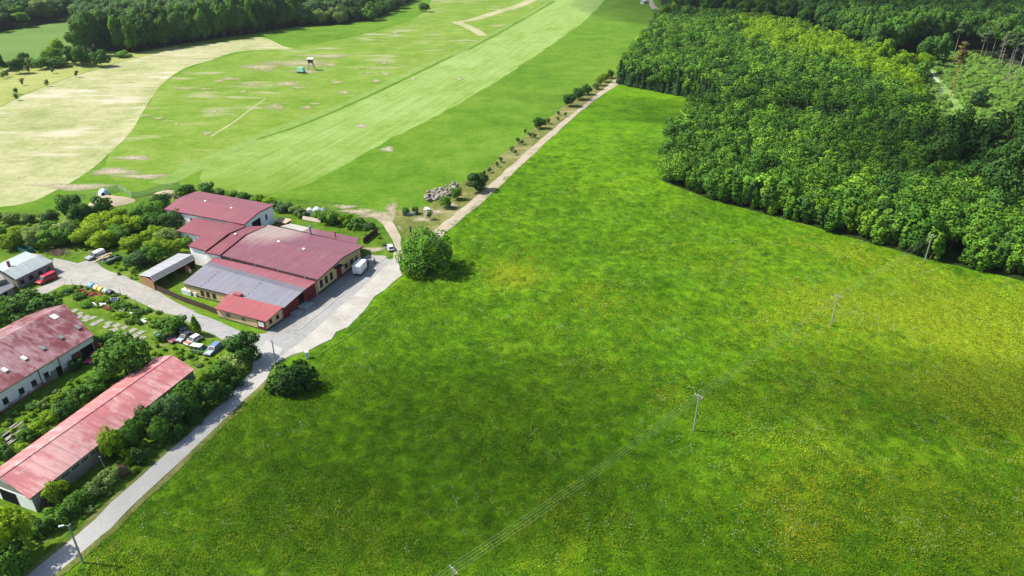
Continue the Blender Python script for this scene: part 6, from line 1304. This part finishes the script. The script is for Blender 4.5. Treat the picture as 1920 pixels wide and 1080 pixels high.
def pine(px, py, h, label, kind, group):
    p = P(px, py); T = thing('pine_tree' if kind != 'dead' else 'dead_tree', label, 'pine' if kind != 'dead' else 'dead tree', p, random.uniform(0, 6), group); s_ = int(px) % 97
    o = bpy.data.objects.new('trunk', pine_trunk(s_, M['bark_orange'] if kind == 'rust' else M['bark_pale'], h, kind == 'dead')); COL.objects.link(o); o.parent = T
    if kind != 'dead': o = bpy.data.objects.new('crown', pine_mesh(s_, LM['rust' if kind == 'rust' else 'pine'], h)); COL.objects.link(o); o.parent = T
G = 'bare trunked trees around the clearing'
for px, py, h, kd, lb in ((1782, 182, 29, 'rust', 'tall orange trunked pine with rusty crown in the clearing'), (1790, 98, 20, 'pine', 'pale trunked pine at the dark back edge of the clearing'), (1761, 196, 12, 'dead', 'thin grey dead tree below the clearing path'), (1838, 106, 16, 'pine', 'left one of two leafy pale pines at the back of the clearing'), (1846, 106, 17, 'pine', 'right one of two leafy pale pines at the back of the clearing'), (1858, 108, 22, 'pine', 'tall thin pine right of the two leafy ones'), (1868, 132, 22, 'dead', 'grey bare tree in front of the tall thin pine'), (1884, 160, 25, 'dead', 'tallest grey bare tree near the right edge'), (1903, 156, 25, 'dead', 'grey bare tree at the right edge of the clearing'), (1877, 118, 19, 'pine', 'pale pine between the grey bare trees'), (1892, 122, 20, 'pine', 'pale pine behind the tallest grey bare tree'), (1912, 128, 22, 'pine', 'pale pine at the right edge of the picture'), (1890, 384, 14, 'dead', 'thin pale dead trunk in the shaded gap by the right forest block'), (1760, 92, 15, 'dead', 'whitish dead tree against the old wood'), (1700, 205, 9, 'dead', 'small grey dead tree at the lower left of the clearing'), (1893, 300, 17, 'dead', 'bare grey tree crown among the dark trees at the right')):
    pine(px, py, h, lb, kd, G)
und = [(x, y, random.uniform(.5, 1.1), random.uniform(.35, .8), random.choice((0, 1, 2, 3, 0, 1, 2, 3, 4, 5))) for x, y in scatter([(1702, 176), (1745, 106), (1800, 98), (1890, 122), (2000, 150), (2000, 300), (1860, 262), (1760, 240), (1708, 220)], 4.2, 9) if not (abs(to_px((x, y, 0))[0]-(1742+.8*(to_px((x, y, 0))[1]-132))) < 10)]
forest_gn('undergrowth', crowns('bush', ['fresh'], 4)+crowns('bush', ['pale'], 4), und, 'light green undergrowth covering the felled clearing')
gw = []
for poly, sp in (([(150, 535), (205, 547), (239, 558), (299, 587), (330, 600), (300, 640), (262, 610), (180, 578), (135, 560)], 3.0), ([(-10, 795), (60, 745), (120, 720), (190, 690), (225, 705), (130, 775), (60, 830), (-10, 880)], 2.2), ([(255, 640), (300, 650), (330, 655), (420, 672), (440, 660), (400, 700), (350, 690), (290, 668)], 2.6), ([(110, 960), (250, 860), (300, 830), (380, 760), (436, 722), (390, 770), (296, 855), (200, 938), (120, 1005)], 2.0), ([(-10, 560), (95, 548), (120, 560), (80, 590), (-10, 620)], 2.2), ([(200, 507), (262, 530), (285, 500), (250, 480), (215, 490)], 2.6), ([(-10, 415), (330, 395), (320, 475), (140, 480), (60, 460), (-10, 470)], 5.0), ([(520, 385), (690, 422), (735, 470), (690, 445), (560, 405)], 3.2)):
    for x, y in scatter(poly, sp, 31): gw.append((x, y, random.uniform(.14, .36), random.uniform(.12, .36), random.randint(0, 11)))
forest_gn('garden_weeds', crowns('bush', ['bright'], 4)+crowns('bush', ['mid'], 4)+crowns('bush', ['pale'], 4), gw, 'rank weeds and low growth in the rough garden and along the hedges')
# standing grass, umbels and buttercups of the near meadow
def tuft(seed, mat, n=70, r_=1.25, h=.32, ls=.13):
    r = np.random.default_rng(seed); a = r.uniform(0, 2*pi, n); q = r_*np.sqrt(r.random(n)); c = np.stack([q*np.cos(a), q*np.sin(a), h*r.uniform(.15, 1, n)*(1.15-q/r_*.7)], 1)
    return leaf_mesh('tuft', c, unit(np.stack([np.cos(a)*.45, np.sin(a)*.45, np.ones(n)], 1)), ls, seed, mat)
GM = [leafmat('meadow_blades_dark', (.040, .114, .0022), .12, .12, .0), leafmat('meadow_blades_mid', (.078, .186, .0030), .12, .12, .0), leafmat('meadow_blades_light', (.136, .246, .005), .12, .12, .0), leafmat('meadow_blades_lime', (.235, .315, .012), .12, .12, .0)]
UM = plain('white_umbels', (.36, .42, .24), .9, .1, .15, .3); BC = plain('buttercup_yellow', (.33, .30, .012), .9, .1, .2, .3)
def flower(seed, mat, n, r_, z, s_):
    r = np.random.default_rng(seed); mb = MB()
    for k in range(n):
        x, y = r.normal(0, r_, 2); zz_ = z*r.uniform(.7, 1.15); d = s_*r.uniform(.6, 1.4); mb.face([(x-d, y-d*.7, zz_), (x+d*.8, y-d, zz_+.02), (x+d, y+d*.8, zz_), (x-d*.7, y+d, zz_+.02)])
    o = mb.build('flower', mat); me = o.data; bpy.data.objects.remove(o); return me
mpoly = [(835, 431), (1010, 280), (1162, 157), (1328, 205), (1262, 262), (1241, 340), (1335, 377), (1500, 420), (1745, 490), (1800, 501), (1935, 535), (2150, 760), (2000, 1180), (60, 1180), (150, 1050), (345, 872), (502, 716), (548, 674), (628, 640), (696, 578), (740, 536), (760, 517)]
wpoly = [(P(*q).x, P(*q).y) for q in mpoly]; gr = []; fl = []; r2 = random.Random(12)
def lump(x, y): return .5+.25*sin(x*.13+1.7*sin(y*.07))+.25*sin(y*.17+1.3*sin(x*.11+2))
LIME = [(P(a_, b_).x, P(a_, b_).y, c_, d_) for a_, b_, c_, d_ in ((1800, 610, 42, 2.2), (1880, 680, 22, 1.4), (1600, 560, 28, .6), (1380, 560, 26, .35), (1150, 590, 26, .3), (958, 518, 9, 1.3), (1480, 930, 12, .45), (1620, 880, 18, .35), (280, 1020, 14, .5), (600, 1050, 14, .35), (1000, 960, 10, .4))]  # lime tufts: flowers, plus sunlight painted into the grass at the right
while len(gr) < 34000:
    x, y = r2.uniform(-95, 190), 62+(r2.random()**1.35)*250
    if r2.random() < (y-150)/165: continue
    if not inpoly(x, y, wpoly): continue
    q = lump(x, y); k = r2.random(); s_ = r2.uniform(.55, 1.2)*(.75+.5*q)
    ly = max(lf*math.exp(-((x-lx)**2+(y-ly_)**2)/(lr*lr)) for lx, ly_, lr, lf in LIME)
    gr.append((x, y, s_, s_*r2.uniform(.7, 1.2), (3 if r2.random() < ly*(.2+.8*q) else 0 if k < .50-.45*q else 1 if k < .97-.25*q else 2)*2+r2.randint(0, 1)))
forest_gn('meadow_grass', [tuft(40+k, GM[k//2]) for k in range(8)], gr, 'standing tufts of tall grass all over the near meadow')
while len(fl) < 2000:
    x, y = r2.uniform(-90, 160), 66+r2.random()*260
    if not inpoly(x, y, wpoly): continue
    q = lump(x*1.9+40, y*1.7+9); side = max(0, min(1, (x+10)/90))
    if r2.random() < (q-.35)*(.35+.65*side)+.04: fl.append((x, y, r2.uniform(.6, 1.3), 1, r2.randint(0, 2)))
for fx, fy, fr, n_ in ((1790, 620, 30, 420), (1850, 700, 22, 200), (958, 518, 8, 420), (1115, 546, 4, 60), (1480, 920, 8, 260), (1510, 1010, 5, 260), (1600, 870, 14, 260), (1700, 930, 16, 260), (1250, 748, 3, 70), (1820, 1000, 12, 200), (1740, 840, 14, 160), (1400, 900, 14, 100)):
    c = P(fx, fy)
    for k in range(int(n_*.5)):
        x, y = c.x+r2.gauss(0, fr*.75), c.y+r2.gauss(0, fr*.75)
        if inpoly(x, y, wpoly): fl.append((x, y, r2.uniform(.6, 1.3), 1, r2.randint(3, 4)))
forest_gn('wildflowers', [flower(k, UM, 6, .6, .6, .052) for k in range(3)]+[flower(k, BC, 9, .8, .45, .055) for k in (3, 4)], fl, 'white umbels and yellow buttercups scattered through the meadow')
# woods at the top left
W1 = [(152, 108), (200, 97), (260, 99), (330, 85), (400, 75), (480, 63), (556, 51), (560, 10), (420, 16), (300, 26), (170, 40)]
G = 'tall trees of the wood above the hay field'; w1 = scatter(W1, 8.4, 21)
def edge_d(x, y, line):
    best = 1e9; p = Vector((x, y, 0))
    for a, b in zip(line[:-1], line[1:]): d = b-a; t = max(0, min(1, (p-a).dot(d)/d.length_squared)); best = min(best, (p-a-d*t).length)
    return best
e1 = [P(*q) for q in ((152, 108), (200, 97), (260, 99), (330, 85), (400, 75), (480, 63), (556, 51))]; stuff1 = []
for x, y in w1:
    e = edge_d(x, y, e1); h = random.uniform(20, 27); w = random.uniform(10, 14); tn = 'dark' if random.random() < .45 else 'mid'
    if e < 22: young('tall' if e < 10 and random.random() < .35 else 'grown', tn, x, y, w, h, 'tall tree on the front edge of the dark wood above the hay field' if e < 12 else 'tall tree standing behind the front edge of the dark wood above the hay field', G)
    else: stuff1.append((x, y, w/11, h/18, random.randint(0, 3)))
tree('bush', 'mid', 232, 100, 30, 4, 'low bush at the foot of the tall wood', cat='bush', name='bush')
G = 'round trees of the wood above the green field'
W2 = [(556, 50), (640, 47), (700, 38), (740, 21), (783, -6), (800, -60), (640, -40), (556, -10)]; e2 = [P(*q) for q in ((556, 50), (640, 47), (700, 38), (740, 21), (783, -6))]
for x, y in scatter(W2, 9.5, 22):
    e = edge_d(x, y, e2); h = random.uniform(10, 15); w = random.uniform(10, 14); tn = random.choice(('dark', 'mid', 'mid', 'pale', 'blue'))
    if e < 20: young('round', tn, x, y, w, h*random.uniform(.8, 1), 'round tree on the field edge of the far wood' if e < 10 else 'round tree behind the field edge of the far wood', G)
    else: stuff1.append((x, y, w/11, h/18*1.2, random.randint(0, 7)))
V_ = [(-500, 70), (-150, 76), (0, 60), (60, 48), (150, 34), (160, 30), (300, 22), (420, 12), (560, 6), (560, -10), (640, -40), (800, -60), (900, -110), (-700, -110)]
for x, y in scatter(V_, 10.5, 23): stuff1.append((x, y, random.uniform(9, 15)/11, random.uniform(11, 19)/18, random.choice((0, 1, 2, 3, 4, 5, 6, 7, 8, 9))))
forest_gn('far_forest', crowns('canopy', ['blue'], 4)+crowns('canopy', ['mid'], 3)+crowns('canopy', ['pale'], 3), stuff1, 'hazy far off forest in the valley at the top left')  # bluish haze put into the leaf colour by grey green and pale crowns

# ------------------------------------------------------------------ clouds: the ones that throw the soft shadows on the land
CL = NT('cloud_vapour'); CLM = CL.mat; CL.n.remove(CL.b)
def cloud_mat(dens):
    m = bpy.data.materials.new('cloud_vapour'); m.use_nodes = True; nt = m.node_tree; nt.nodes.clear(); o = nt.nodes.new('ShaderNodeOutputMaterial'); v = nt.nodes.new('ShaderNodeVolumeScatter'); v.inputs['Density'].default_value = dens; v.inputs['Anisotropy'].default_value = .6; v.inputs['Color'].default_value = (1, 1, 1, 1); nt.links.new(v.outputs[0], o.inputs['Volume']); return m
def cloud(px, py, rx, ry, tau, rz, label, seed, hc=430, th=70):
    g = P(px, py); c = g+SUNV*(hc/SUNV.z); bm = bmesh.new(); bmesh.ops.create_icosphere(bm, subdivisions=5, radius=1); r2 = random.Random(seed)
    L = [(Vector((r2.gauss(0, 1), r2.gauss(0, 1), r2.gauss(0, .6))).normalized(), r2.uniform(.12, .34), r2.uniform(2.5, 6)) for _ in range(16)]
    for v in bm.verts:
        d = v.co.normalized(); k = 1+sum(a*max(0, d.dot(n_))**p for n_, a, p in L)-.3
        v.co = Vector((d.x*rx*k, d.y*ry*k, d.z*th*.5*k*(1 if d.z > 0 else .55)))
    me = bpy.data.meshes.new('cloud'); bm.to_mesh(me); bm.free(); me.materials.append(cloud_mat(tau/(th*.78*1.3))); me.polygons.foreach_set('use_smooth', [True]*len(me.polygons))
    o = bpy.data.objects.new('cloud', me); COL.objects.link(o); o.location = c; o.rotation_euler = (0, 0, rz); tag(o, label, 'cloud', None, 'structure')
cloud(640, 900, 46, 24, 1.05, .25, 'soft cloud drifting over the near part of the meadow', 1)
cloud(1720, 738, 42, 13, 1.05, -.05, 'long narrow cloud over the right part of the meadow', 2)
cloud(1650, 1000, 44, 17, .75, .1, 'cloud over the near right corner of the meadow', 5)
cloud(1540, 225, 110, 20, .7, -.25, 'thin cloud over the middle of the plantation', 3)
cloud(1825, 322, 46, 36, 1.5, -.3, 'cloud over the dark trees below the clearing', 7)
cloud(1720, 38, 215, 120, 2.1, -.1, 'large cloud over the old forest', 4)
# air: the far woods fade a little
hz = MB(); hz.box((0, 3800, 49.2), (15500, 9000, 100.4)); hm = bpy.data.materials.new('hazy_air'); hm.use_nodes = True; hn = hm.node_tree; hn.nodes.clear()
ho = hn.nodes.new('ShaderNodeOutputMaterial'); hv = hn.nodes.new('ShaderNodeVolumePrincipled'); hv.inputs['Color'].default_value = (.80, .90, 1, 1); hv.inputs['Density'].default_value = .00004; hv.inputs['Anisotropy'].default_value = .2; hn.links.new(hv.outputs[0], ho.inputs['Volume'])
o = hz.build('haze', hm); tag(o, 'thin summer haze', 'haze', None, 'stuff')
